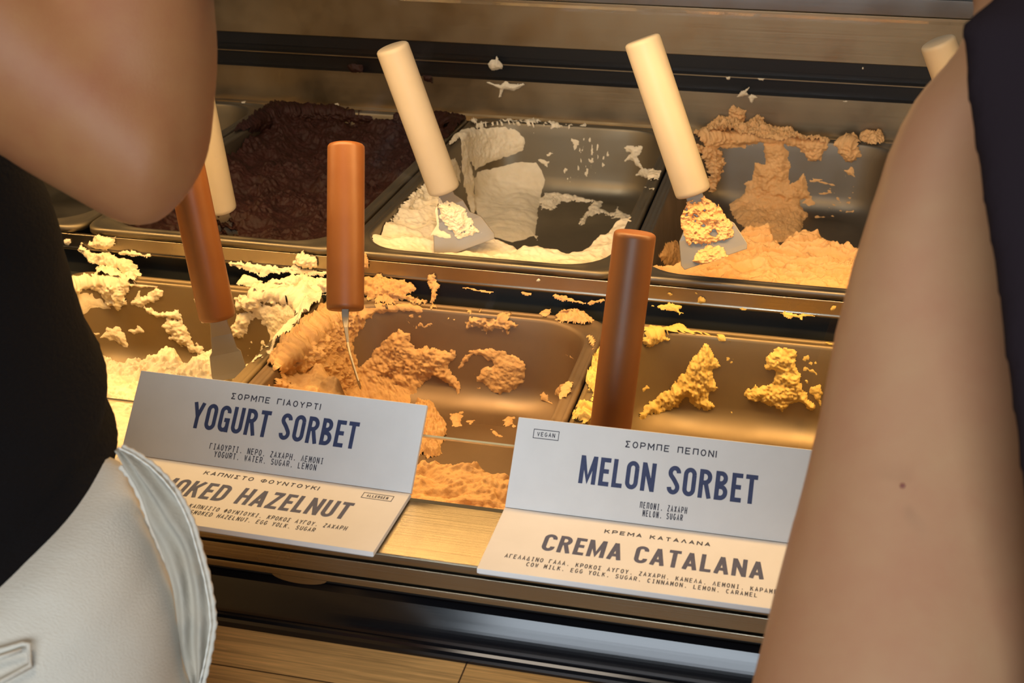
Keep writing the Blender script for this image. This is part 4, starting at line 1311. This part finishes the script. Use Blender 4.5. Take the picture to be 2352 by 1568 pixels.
card(-0.4118, -0.2182, 'left card reading yogurt sorbet over smoked hazelnut', (0.0004, 0.0012), -1.218,
     [('sub', 'ΣΟΡΜΠΕ ΓΙΑΟΥΡΤΙ', -0.3462, -0.2856, 0.0435, 0.0040), ('title', 'YOGURT SORBET', -0.3697, -0.2583, 0.0220, 0.0169),
      ('line', 'ΓΙΑΟΥΡΤΙ. ΝΕΡΟ. ΖΑΧΑΡΗ. ΛΕΜΟΝΙ', -0.3533, -0.2764, 0.0102, 0.0039), ('line', 'YOGURT. WATER. SUGAR. LEMON', -0.3491, -0.2801, 0.0057, 0.0039)],
     [('sub', 'ΚΑΠΝΙΣΤΟ ΦΟΥΝΤΟΥΚΙ', -0.3492, -0.2733, -0.0109, 0.0042), ('title', 'SMOKED HAZELNUT', -0.3795, -0.2462, -0.0373, 0.0181),
      ('line', 'ΚΑΠΝΙΣΤΟ ΦΟΥΝΤΟΥΚΙ. ΚΡΟΚΟΣ ΑΥΓΟΥ. ΖΑΧΑΡΗ', -0.3406, -0.2407, -0.0482, 0.0042), ('line', 'SMOKED HAZELNUT. EGG YOLK. SUGAR', -0.3369, -0.2578, -0.0543, 0.0042),
      ('tag', 'ALLERGEN', -0.2456, -0.2264, -0.0120, 0.0062)])
card(-0.1592, 0.0300, 'right card reading melon sorbet over crema catalana', (0.0, -0.0006), 0.0,
     [('sub', 'ΣΟΡΜΠΕ ΠΕΠΟΝΙ', -0.0935, -0.0398, 0.0438, 0.0040), ('title', 'MELON SORBET', -0.1180, -0.0150, 0.0194, 0.0168),
      ('line', 'ΠΕΠΟΝΙ. ΖΑΧΑΡΗ', -0.0806, -0.0527, 0.0092, 0.0038), ('line', 'MELON. SUGAR', -0.0785, -0.0547, 0.0047, 0.0038),
      ('tag', 'VEGAN', -0.1488, -0.1332, 0.0430, 0.0057)],
     [('sub', 'ΚΡΕΜΑ ΚΑΤΑΛΑΝΑ', -0.0975, -0.0372, -0.0140, 0.0038), ('title', 'CREMA CATALANA', -0.1292, -0.0060, -0.0393, 0.0168),
      ('line', 'ΑΓΕΛΑΔΙΝΟ ΓΑΛΑ. ΚΡΟΚΟΣ ΑΥΓΟΥ. ΖΑΧΑΡΗ. ΚΑΝΕΛΑ. ΛΕΜΟΝΙ. ΚΑΡΑΜΕΛΑ', -0.1474, 0.0072, -0.0512, 0.0040),
      ('line', 'COW MILK. EGG YOLK. SUGAR. CINNAMON. LEMON. CARAMEL', -0.1340, -0.0078, -0.0566, 0.0039)])


# ------------------------------------------------------------------ people
def limb(mb, pts, radii, n=24, flat=None):
    """closed tapered tube along 3-D points with rounded ends"""
    p = [np.array(q, float) for q in pts]
    # resample smoothly
    P, Rr = [], []
    for i in range(len(p) - 1):
        p0, p1, p2, p3 = p[max(i - 1, 0)], p[i], p[i + 1], p[min(i + 2, len(p) - 1)]
        for k in range(6):
            t = k / 6
            P.append(0.5 * ((2 * p1) + (-p0 + p2) * t + (2 * p0 - 5 * p1 + 4 * p2 - p3) * t * t + (-p0 + 3 * p1 - 3 * p2 + p3) * t ** 3))
            Rr.append(radii[i] * (1 - t) + radii[i + 1] * t)
    P.append(p[-1])
    Rr.append(radii[-1])
    d0, d1 = P[0] - P[1], P[-1] - P[-2]
    d0, d1 = d0 / np.linalg.norm(d0), d1 / np.linalg.norm(d1)
    caps0 = [(P[0] + d0 * Rr[0] * math.sin(a), Rr[0] * math.cos(a)) for a in (1.45, 1.1, 0.7, 0.35)]
    caps1 = [(P[-1] + d1 * Rr[-1] * math.sin(a), Rr[-1] * math.cos(a)) for a in (0.35, 0.7, 1.1, 1.45)]
    P = [c[0] for c in caps0] + P + [c[0] for c in caps1]
    Rr = [c[1] for c in caps0] + Rr + [c[1] for c in caps1]
    mb.tube(P, Rr, n)
    return mb


def loft(rows, n=40, near=1.0, far=1.0, level=False):
    """rows: (left pixel, right pixel, depth, thickness ratio) -> closed volume; near/far scale the two halves in depth"""
    mb = MB()
    v, f = [], []
    for (l, r, d, ra) in rows:
        A, B = at_depth(l, d), at_depth(r, d)
        c, hv = (A + B) / 2, (B - A) / 2
        w = np.linalg.norm(hv)
        dd = ray((l[0] + r[0]) / 2, (l[1] + r[1]) / 2)
        if level:
            dd = np.array([dd[0], dd[1], 0.0])
        dd = dd / np.linalg.norm(dd)
        dd = dd - hv * (dd @ hv) / (w * w)
        for k in range(n):
            t = 2 * math.pi * k / n
            s = math.sin(t)
            v.append(c + hv * math.cos(t) + dd * w * ra * s * (far if s > 0 else near))
    for i in range(len(rows) - 1):
        for k in range(n):
            k2 = (k + 1) % n
            f.append((i * n + k, i * n + k2, (i + 1) * n + k2, (i + 1) * n + k))
    f.append(tuple(range(n))[::-1])
    f.append(tuple(range((len(rows) - 1) * n, len(rows) * n)))
    return mb.add(v, f)


def dense(keys, m=10):
    """interpolate rows given as (y-ordered) tuples of (lx, ly, rx, ry, depth, ratio)"""
    K = np.array([[*l, *r, d, q] for l, r, d, q in keys], float)
    t = np.arange(len(K))
    out = []
    for u in np.linspace(0, len(K) - 1, (len(K) - 1) * m + 1):
        i = min(int(u), len(K) - 2)
        f = u - i
        p0, p1, p2, p3 = K[max(i - 1, 0)], K[i], K[i + 1], K[min(i + 2, len(K) - 1)]
        q = 0.5 * (2 * p1 + (-p0 + p2) * f + (2 * p0 - 5 * p1 + 4 * p2 - p3) * f * f + (-p0 + 3 * p1 - 3 * p2 + p3) * f ** 3)
        out.append(((q[0], q[1]), (q[2], q[3]), q[4], q[5]))
    return out


def remesh(o, voxel, it=6, fac=0.5):
    r = o.modifiers.new('remesh', 'REMESH')
    r.mode, r.voxel_size, r.use_smooth_shade = 'VOXEL', voxel, True
    s = o.modifiers.new('smooth', 'SMOOTH')
    s.factor, s.iterations = fac, it


def hand(mb, wrist, d, palm_n, s=1.0, curl=0.5):
    """palm, four unequal bent fingers and a thumb from the palm's side"""
    wrist, d, palm_n = np.array(wrist, float), np.array(d, float), np.array(palm_n, float)
    d /= np.linalg.norm(d)
    palm_n -= d * (palm_n @ d)
    palm_n /= np.linalg.norm(palm_n)
    side = np.cross(d, palm_n)
    for k in range(4):
        o = (k - 1.5) * 0.019 * s
        limb(mb, [wrist + side * o * 0.6, wrist + d * 0.05 * s + side * o * 0.9, wrist + d * 0.088 * s + side * o], [0.014 * s, 0.0135 * s, 0.0115 * s], 14)
        L = (0.072, 0.082, 0.076, 0.06)[k] * s
        base = wrist + d * 0.085 * s + side * o
        pts, a, q = [base], 0.2, base
        for seg in (0.45, 0.32, 0.23):
            q = q + (d * math.cos(a) + palm_n * math.sin(a)) * L * seg
            pts.append(q)
            a += curl
        limb(mb, pts, [0.0098 * s, 0.0092 * s, 0.0084 * s, 0.0070 * s], 12)
    b = wrist + d * 0.025 * s - side * 0.022 * s
    limb(mb, [b, b - side * 0.024 * s + d * 0.026 * s + palm_n * 0.008, b - side * 0.034 * s + d * 0.055 * s + palm_n * 0.02], [0.015 * s, 0.0112 * s, 0.0085 * s], 12)


def head(mb, c, facing, s=1.0):
    c, fdir = np.array(c, float), np.array(facing, float)
    fdir /= np.linalg.norm(fdir)
    up = np.array([0, 0, 1.0])
    sd = np.cross(fdir, up)
    limb(mb, [c + up * 0.03, c + up * 0.035 - fdir * 0.03], [0.078 * s, 0.082 * s])
    limb(mb, [c - up * 0.01 + fdir * 0.022, c - up * 0.07 + fdir * 0.035], [0.066 * s, 0.040 * s])
    limb(mb, [c + fdir * 0.085, c - up * 0.03 + fdir * 0.102], [0.010, 0.013], 12)
    for q in (-1, 1):
        limb(mb, [c + sd * 0.078 * q + up * 0.015, c + sd * 0.080 * q - up * 0.02], [0.013, 0.010], 12)
        limb(mb, [c + sd * 0.031 * q + fdir * 0.075 + up * 0.018, c + sd * 0.034 * q + fdir * 0.074 + up * 0.017], [0.011, 0.011], 12)
    limb(mb, [c - up * 0.055 + fdir * 0.076 - sd * 0.02, c - up * 0.055 + fdir * 0.082, c - up * 0.055 + fdir * 0.076 + sd * 0.02], [0.006, 0.008, 0.006], 12)


# --- person on the left: bent bare arm, black knit sweater, off-white trousers
p1 = empty('person', (-0.47, -0.26, FLOOR), 'person at left in black knit sweater and off-white trousers, bare elbow bent', 'person')
mb = MB()
DE = 0.56
arm_u = [((-700, -190), (-330, 520), 0.54, 0.8), ((-330, -260), (-150, 400), 0.545, 0.8)]
# upper arm: runs from the left, out of frame, to the elbow; forearm: up out of frame
upper_rows = dense([((-760, -420), (-620, 330), 0.545, 0.85), ((-300, -330), (-230, 360), 0.55, 0.85), ((-40, -260), (-60, 330), 0.553, 0.85), ((110, -120), (60, 396), 0.556, 0.85),
                    ((250, 20), (190, 470), 0.558, 0.85), ((350, 110), (255, 506), 0.56, 0.85), ((420, 200), (328, 526), 0.56, 0.82), ((462, 290), (400, 480), 0.56, 0.7), ((478, 345), (455, 410), 0.56, 0.5)], 6)
mb1 = loft(upper_rows)
fore_rows = dense([((40, -520), (440, -520), 0.55, 0.8), ((60, -200), (478, -200), 0.553, 0.82), ((60, 0), (491, 0), 0.556, 0.84), ((70, 120), (500, 115), 0.558, 0.84), ((90, 230), (492, 240), 0.56, 0.84),
                   ((130, 330), (480, 350), 0.56, 0.82), ((190, 420), (452, 420), 0.56, 0.78), ((255, 496), (402, 492), 0.56, 0.6), ((300, 524), (360, 524), 0.56, 0.4)], 6)
mb2 = loft(fore_rows)
mb.add(mb1.v, mb1.f)
mb.add(mb2.v, mb2.f)
wr = at_depth((240, -520), 0.55)
sh = at_depth((-690, -45), 0.545)
limb(mb, [sh, sh + np.array([-0.05, -0.03, 0.03])], [0.062, 0.07])
hips = np.array([-0.475, -0.255, 0.0])
chest = np.array([-0.49, -0.24, 0.27])
limb(mb, [hips, hips + np.array([0, 0, 0.15]), chest, chest + np.array([0, 0, 0.10])], [0.105, 0.105, 0.11, 0.08])
limb(mb, [chest + np.array([0, 0, 0.08]), sh + np.array([-0.03, -0.02, 0.01])], [0.07, 0.06])
limb(mb, [chest + np.array([0.0, 0, 0.1]), chest + np.array([0.01, 0.01, 0.22])], [0.06, 0.052])
head(mb, chest + np.array([0.02, 0.03, 0.31]), (0.6, 0.8, -0.1))
wd = wr - at_depth((270, -100), 0.555)
wd = wd / np.linalg.norm(wd)
limb(mb, [wr - wd * 0.02, wr + wd * 0.06, wr + wd * 0.10], [0.033, 0.027, 0.025])
hand(mb, wr + wd * 0.10, wd + np.array([-0.4, 0, 0]), (-1, -0.3, 0), 0.95, 0.7)
for q in (-0.08, 0.08):
    limb(mb, [hips + np.array([q, 0, -0.03]), hips + np.array([q * 1.1, 0.0, -0.46]), np.array([hips[0] + q * 1.1, hips[1] - 0.02, FLOOR + 0.09])], [0.085, 0.055, 0.04])
    limb(mb, [np.array([hips[0] + q * 1.1, hips[1] - 0.03, FLOOR + 0.05]), np.array([hips[0] + q * 1.2, hips[1] + 0.12, FLOOR + 0.03])], [0.045, 0.03])
body = mb.build('body', M['skin_tan'], p1, True)
remesh(body, 0.0042, 14)
# hair cap
hb = MB()
hc = chest + np.array([0.02, 0.03, 0.31])
limb(hb, [hc + np.array([-0.02, -0.025, 0.045]), hc + np.array([-0.03, -0.045, 0.0]), hc + np.array([-0.035, -0.06, -0.08])], [0.09, 0.088, 0.07])
remesh(hb.build('hair', M['hair'], p1, True), 0.006, 4)

# sweater: follows the photographed outline on its right, folds above the ribbed hem
SWR = [(-140, 120), (-60, 250), (10, 345), (42, 375), (75, 440), (110, 505), (133, 570), (150, 640), (165, 700), (178, 745), (196, 795), (222, 840), (243, 890), (247, 930), (241, 970), (238, 984)]
rows = []
for i, (x, y) in enumerate(SWR):
    rows.append(((x - 1450 - 0.15 * (1000 - y), y + 355 + 0.05 * (y - 300)), (x, y), 0.62, 0.95))
RIB = [(238, 990), (262, 1016), (271, 1040), (264, 1066), (256, 1080)]
for x, y in RIB:
    rows.append(((x - 1450, y + 372), (x, y), 0.615, 0.95))
sw = loft(dense([(a, b, d, q) for a, b, d, q in rows], 5), 140, level=True)
V = np.array(sw.v)
hdir = np.array(V)
fold = 0.0022 * np.sin(V[:, 2] * 210 + V[:, 0] * 70 + 2.0 * fbm(V * 9, 2, 3)) * np.clip((0.40 - V[:, 2]) / 0.2, 0.2, 1) + 0.003 * fbm(V * 22, 3, 5)
V[:, 1] -= np.abs(fold)
swm = MB()
swm.add(V, sw.f)
limb(swm, [hips + np.array([-0.01, -0.02, 0.17]), chest, chest + np.array([0, 0, 0.09])], [0.120, 0.128, 0.095], 32)
limb(swm, [chest + np.array([0, 0, 0.06]), sh + np.array([-0.035, -0.02, 0.01])], [0.085, 0.078], 24)
limb(swm, [chest + np.array([-0.02, 0, 0.06]), chest + np.array([-0.15, -0.05, 0.05])], [0.085, 0.07], 24)
swo = swm.build('sweater', M['knit'], p1, True)
remesh(swo, 0.0035, 3)

# trousers: hip volume with the open side pocket standing away at the right
INN = [(255, 1058), (278, 1070), (300, 1094), (326, 1145), (345, 1200), (368, 1255), (388, 1300), (402, 1352), (411, 1405), (416, 1460), (422, 1510), (440, 1560), (455, 1620), (460, 1750), (430, 1950)]
rows = [((x - 1420, y + 400), (x, y), 0.60 - 0.015 * min(1, i / 4), 0.80) for i, (x, y) in enumerate(INN)]
tr = loft(dense(rows, 5), 150, far=0.5, level=True)
V = np.array(tr.v)
V[:, 1] -= 0.0035 * fbm(V * np.array([16, 16, 26]), 3, 15) + 0.0009 * np.sin(V[:, 0] * 90 + V[:, 2] * 150 + 3 * fbm(V * 12, 2, 8))
tro = MB()
tro.add(V, tr.f)
limb(tro, [hips + np.array([0, 0, 0.12]), hips + np.array([0, 0, -0.05])], [0.112, 0.118], 32)
for q in (-0.085, 0.075):
    limb(tro, [hips + np.array([q, 0, 0.0]), hips + np.array([q * 1.1, 0.0, -0.42]), np.array([hips[0] + q * 1.15, hips[1] - 0.02, FLOOR + 0.08])], [0.100, 0.092, 0.085])
tobj = tro.build('trousers', M['linen'], p1, True)
remesh(tobj, 0.004, 3)


TV = np.array(V)
_tx, _ty, _td = project(TV)


def front_point(px, py, lift=0.0012):
    """the near side of the trousers as seen at a pixel"""
    near = np.where((_tx - px) ** 2 + (_ty - py) ** 2 < 30 ** 2)[0]
    d = _td[near].min() if len(near) else 0.5
    return at_depth((px, py), d - lift)


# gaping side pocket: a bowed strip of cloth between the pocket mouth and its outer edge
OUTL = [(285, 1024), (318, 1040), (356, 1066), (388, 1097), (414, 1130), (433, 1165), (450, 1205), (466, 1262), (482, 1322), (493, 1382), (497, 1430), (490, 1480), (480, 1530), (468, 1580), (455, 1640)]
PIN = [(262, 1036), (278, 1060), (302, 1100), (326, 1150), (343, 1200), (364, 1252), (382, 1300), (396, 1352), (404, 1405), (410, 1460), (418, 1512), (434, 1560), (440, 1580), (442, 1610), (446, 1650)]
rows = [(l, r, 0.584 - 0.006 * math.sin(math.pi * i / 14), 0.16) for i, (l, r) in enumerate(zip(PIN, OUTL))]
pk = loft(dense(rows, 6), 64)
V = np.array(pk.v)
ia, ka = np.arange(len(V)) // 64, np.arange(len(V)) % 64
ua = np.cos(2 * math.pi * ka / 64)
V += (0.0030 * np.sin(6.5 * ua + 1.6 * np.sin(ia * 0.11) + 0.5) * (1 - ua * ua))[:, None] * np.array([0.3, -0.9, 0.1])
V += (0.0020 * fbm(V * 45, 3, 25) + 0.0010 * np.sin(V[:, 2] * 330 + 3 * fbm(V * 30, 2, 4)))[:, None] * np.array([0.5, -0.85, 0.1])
link('side_pocket', V, pk.f, M['pocket_shade'], p1, True)


def cloth_line(name, pts, dep, r, parent, m):
    P = [at_depth(q, dep(i) if callable(dep) else dep) for i, q in enumerate(pts)]
    mb_ = MB()
    Q = []
    for i in range(len(P) - 1):
        for k in range(6):
            t = k / 6
            Q.append(P[i] * (1 - t) + P[i + 1] * t)
    Q.append(P[-1])
    mb_.tube(Q, [r * (1 + 0.25 * math.sin(i * 1.9)) for i in range(len(Q))], 8)
    return mb_.build(name, m, parent, True)


dp = lambda i: 0.584 - 0.006 * math.sin(math.pi * min(i, 14) / 14) - 0.0008
cloth_line('pocket_hem', [(x - 4, y + 1) for x, y in OUTL], dp, 0.0012, p1, M['linen'])
cloth_line('pocket_stitching', [(x - 13, y + 4) for x, y in OUTL], lambda i: dp(i) - 0.0028, 0.00035, p1, M['thread'])
cloth_line('pocket_mouth_edge', [(x - 2, y) for x, y in INN[1:12]], 0.5835, 0.0012, p1, M['linen'])
# welt of the back pocket at lower left
WL = [(-60, 1512), (52, 1478), (66, 1480), (70, 1530), (-10, 1572), (-60, 1600)]
mbw = MB()
mbw.tube([front_point(*q) for q in WL], 0.0011, 8)
mbw.tube([front_point(*q) for q in ((-60, 1530), (50, 1492))], 0.0009, 8)
mbw.build('back_pocket_welt', M['linen'], p1, True)

# --- person on the right: bare arm, dark shirt
p2 = empty('person', (0.28, -0.37, FLOOR), 'person at right with long bare arm and dark shirt, out of focus', 'person')
AL = [(2300, -160), (2240, 30), (2188, 130), (2112, 215), (2050, 330), (2010, 450), (1965, 590), (1930, 720), (1905, 840), (1886, 940), (1862, 1050), (1828, 1180), (1795, 1300), (1765, 1420), (1742, 1510), (1722, 1600), (1700, 1720), (1690, 1850)]
AR = [(2560, -220), (2520, -40), (2480, 60), (2440, 180), (2410, 300), (2395, 430), (2378, 560), (2372, 700), (2368, 830), (2366, 950), (2364, 1060), (2366, 1180), (2368, 1300), (2372, 1400), (2372, 1500), (2366, 1600), (2350, 1720), (2320, 1850)]
n = len(AL)
rows = [(l, r, 0.50 - 0.055 * i / (n - 1), 0.85) for i, (l, r) in enumerate(zip(AL, AR))]
mb = MB()
m2 = loft(dense(rows, 4), 56)
mb.add(m2.v, m2.f)
c2 = np.array([0.275, -0.35, 0.26])
el = (at_depth((2005, 1850), 0.445))
fd = np.array([0.30, 0.25, -0.05])
fd /= np.linalg.norm(fd)
limb(mb, [el, el + np.array([0.04, -0.03, -0.04]), el + np.array([0.16, -0.02, -0.05])], [0.046, 0.046, 0.032])
limb(mb, [el + np.array([0.16, -0.02, -0.05]), el + np.array([0.24, 0.0, -0.05])], [0.032, 0.026])
hand(mb, el + np.array([0.24, 0.0, -0.05]), (1, 0.15, 0), (0, 0, -1), 0.95, 0.4)
top2 = at_depth((2430, -190), 0.50)
limb(mb, [top2, top2 + np.array([0.05, -0.06, 0.05]), c2 + np.array([0, 0, 0.18])], [0.042, 0.05, 0.06])
h2 = np.array([0.285, -0.37, -0.04])
limb(mb, [h2, h2 + np.array([0, 0, 0.15]), c2, c2 + np.array([0, 0, 0.14])], [0.105, 0.10, 0.105, 0.08])
limb(mb, [c2 + np.array([0, 0, 0.16]), c2 + np.array([0.01, 0.02, 0.28])], [0.058, 0.05])
head(mb, c2 + np.array([0.0, 0.04, 0.36]), (-0.2, 1.0, -0.1))
for q in (-0.08, 0.08):
    limb(mb, [h2 + np.array([q, 0, -0.03]), h2 + np.array([q * 1.1, 0.0, -0.44]), np.array([h2[0] + q * 1.1, h2[1] - 0.02, FLOOR + 0.09])], [0.085, 0.055, 0.04])
    limb(mb, [np.array([h2[0] + q * 1.1, h2[1] - 0.03, FLOOR + 0.05]), np.array([h2[0] + q * 1.2, h2[1] + 0.12, FLOOR + 0.03])], [0.045, 0.03])
b2 = mb.build('body', M['skin_light'], p2, True)
remesh(b2, 0.0042, 10)
hb = MB()
hc = c2 + np.array([0.0, 0.04, 0.36])
limb(hb, [hc + np.array([0.0, -0.03, 0.045]), hc + np.array([0.0, -0.05, 0.0]), hc + np.array([0.0, -0.06, -0.12])], [0.09, 0.09, 0.07])
remesh(hb.build('hair', M['hair'], p2, True), 0.006, 4)
MP = at_depth((2073, 1115), 0.4245)
mo = MB()
limb(mo, [MP, MP + ray(2073, 1115) * 0.003], [0.0009, 0.0009], 12)
# dark shirt hanging in front of the arm's top and right side
SL = [(2480, -260), (2330, -60), (2268, 8), (2207, 58), (2212, 110), (2222, 200), (2236, 300), (2252, 420), (2268, 540), (2284, 660), (2300, 780), (2316, 900), (2332, 1010), (2348, 1120), (2368, 1250), (2390, 1400), (2420, 1600), (2430, 1850)]
rows = [(l, (l[0] + 900 + 10 * i, l[1] - 60), 0.435 - 0.04 * i / (len(SL) - 1), 0.30) for i, l in enumerate(SL)]
sh2 = loft(dense(rows, 4), 60)
V = np.array(sh2.v)
V += 0.0015 * np.stack([fbm(V * 25, 2, k) for k in (1, 2, 3)], -1)
shm = MB()
shm.add(V, sh2.f)
limb(shm, [h2 + np.array([0, 0, 0.03]), h2 + np.array([0, 0, 0.16]), c2, c2 + np.array([0, 0, 0.13])], [0.125, 0.118, 0.122, 0.095], 32)
limb(shm, [c2 + np.array([0, 0, 0.12]), c2 + np.array([-0.03, 0.07, 0.13]), top2 + np.array([0.045, -0.05, 0.04])], [0.085, 0.075, 0.062], 24)
limb(shm, [c2 + np.array([0, 0, 0.12]), c2 + np.array([0.15, -0.02, 0.10])], [0.085, 0.072], 24)
remesh(shm.build('shirt', M['dark_shirt'], p2, True), 0.0035, 3)
tr2 = MB()
limb(tr2, [h2 + np.array([0, 0, 0.04]), h2 + np.array([0, 0, -0.05])], [0.115, 0.122])
for q in (-0.08, 0.08):
    limb(tr2, [h2 + np.array([q, 0, -0.02]), h2 + np.array([q * 1.1, 0.0, -0.44]), np.array([h2[0] + q * 1.15, h2[1] - 0.02, FLOOR + 0.08])], [0.10, 0.08, 0.07])
remesh(tr2.build('trousers', M['dark_shirt'], p2, True), 0.007, 6)
mo.build('mole', M['mole'], p2, True)
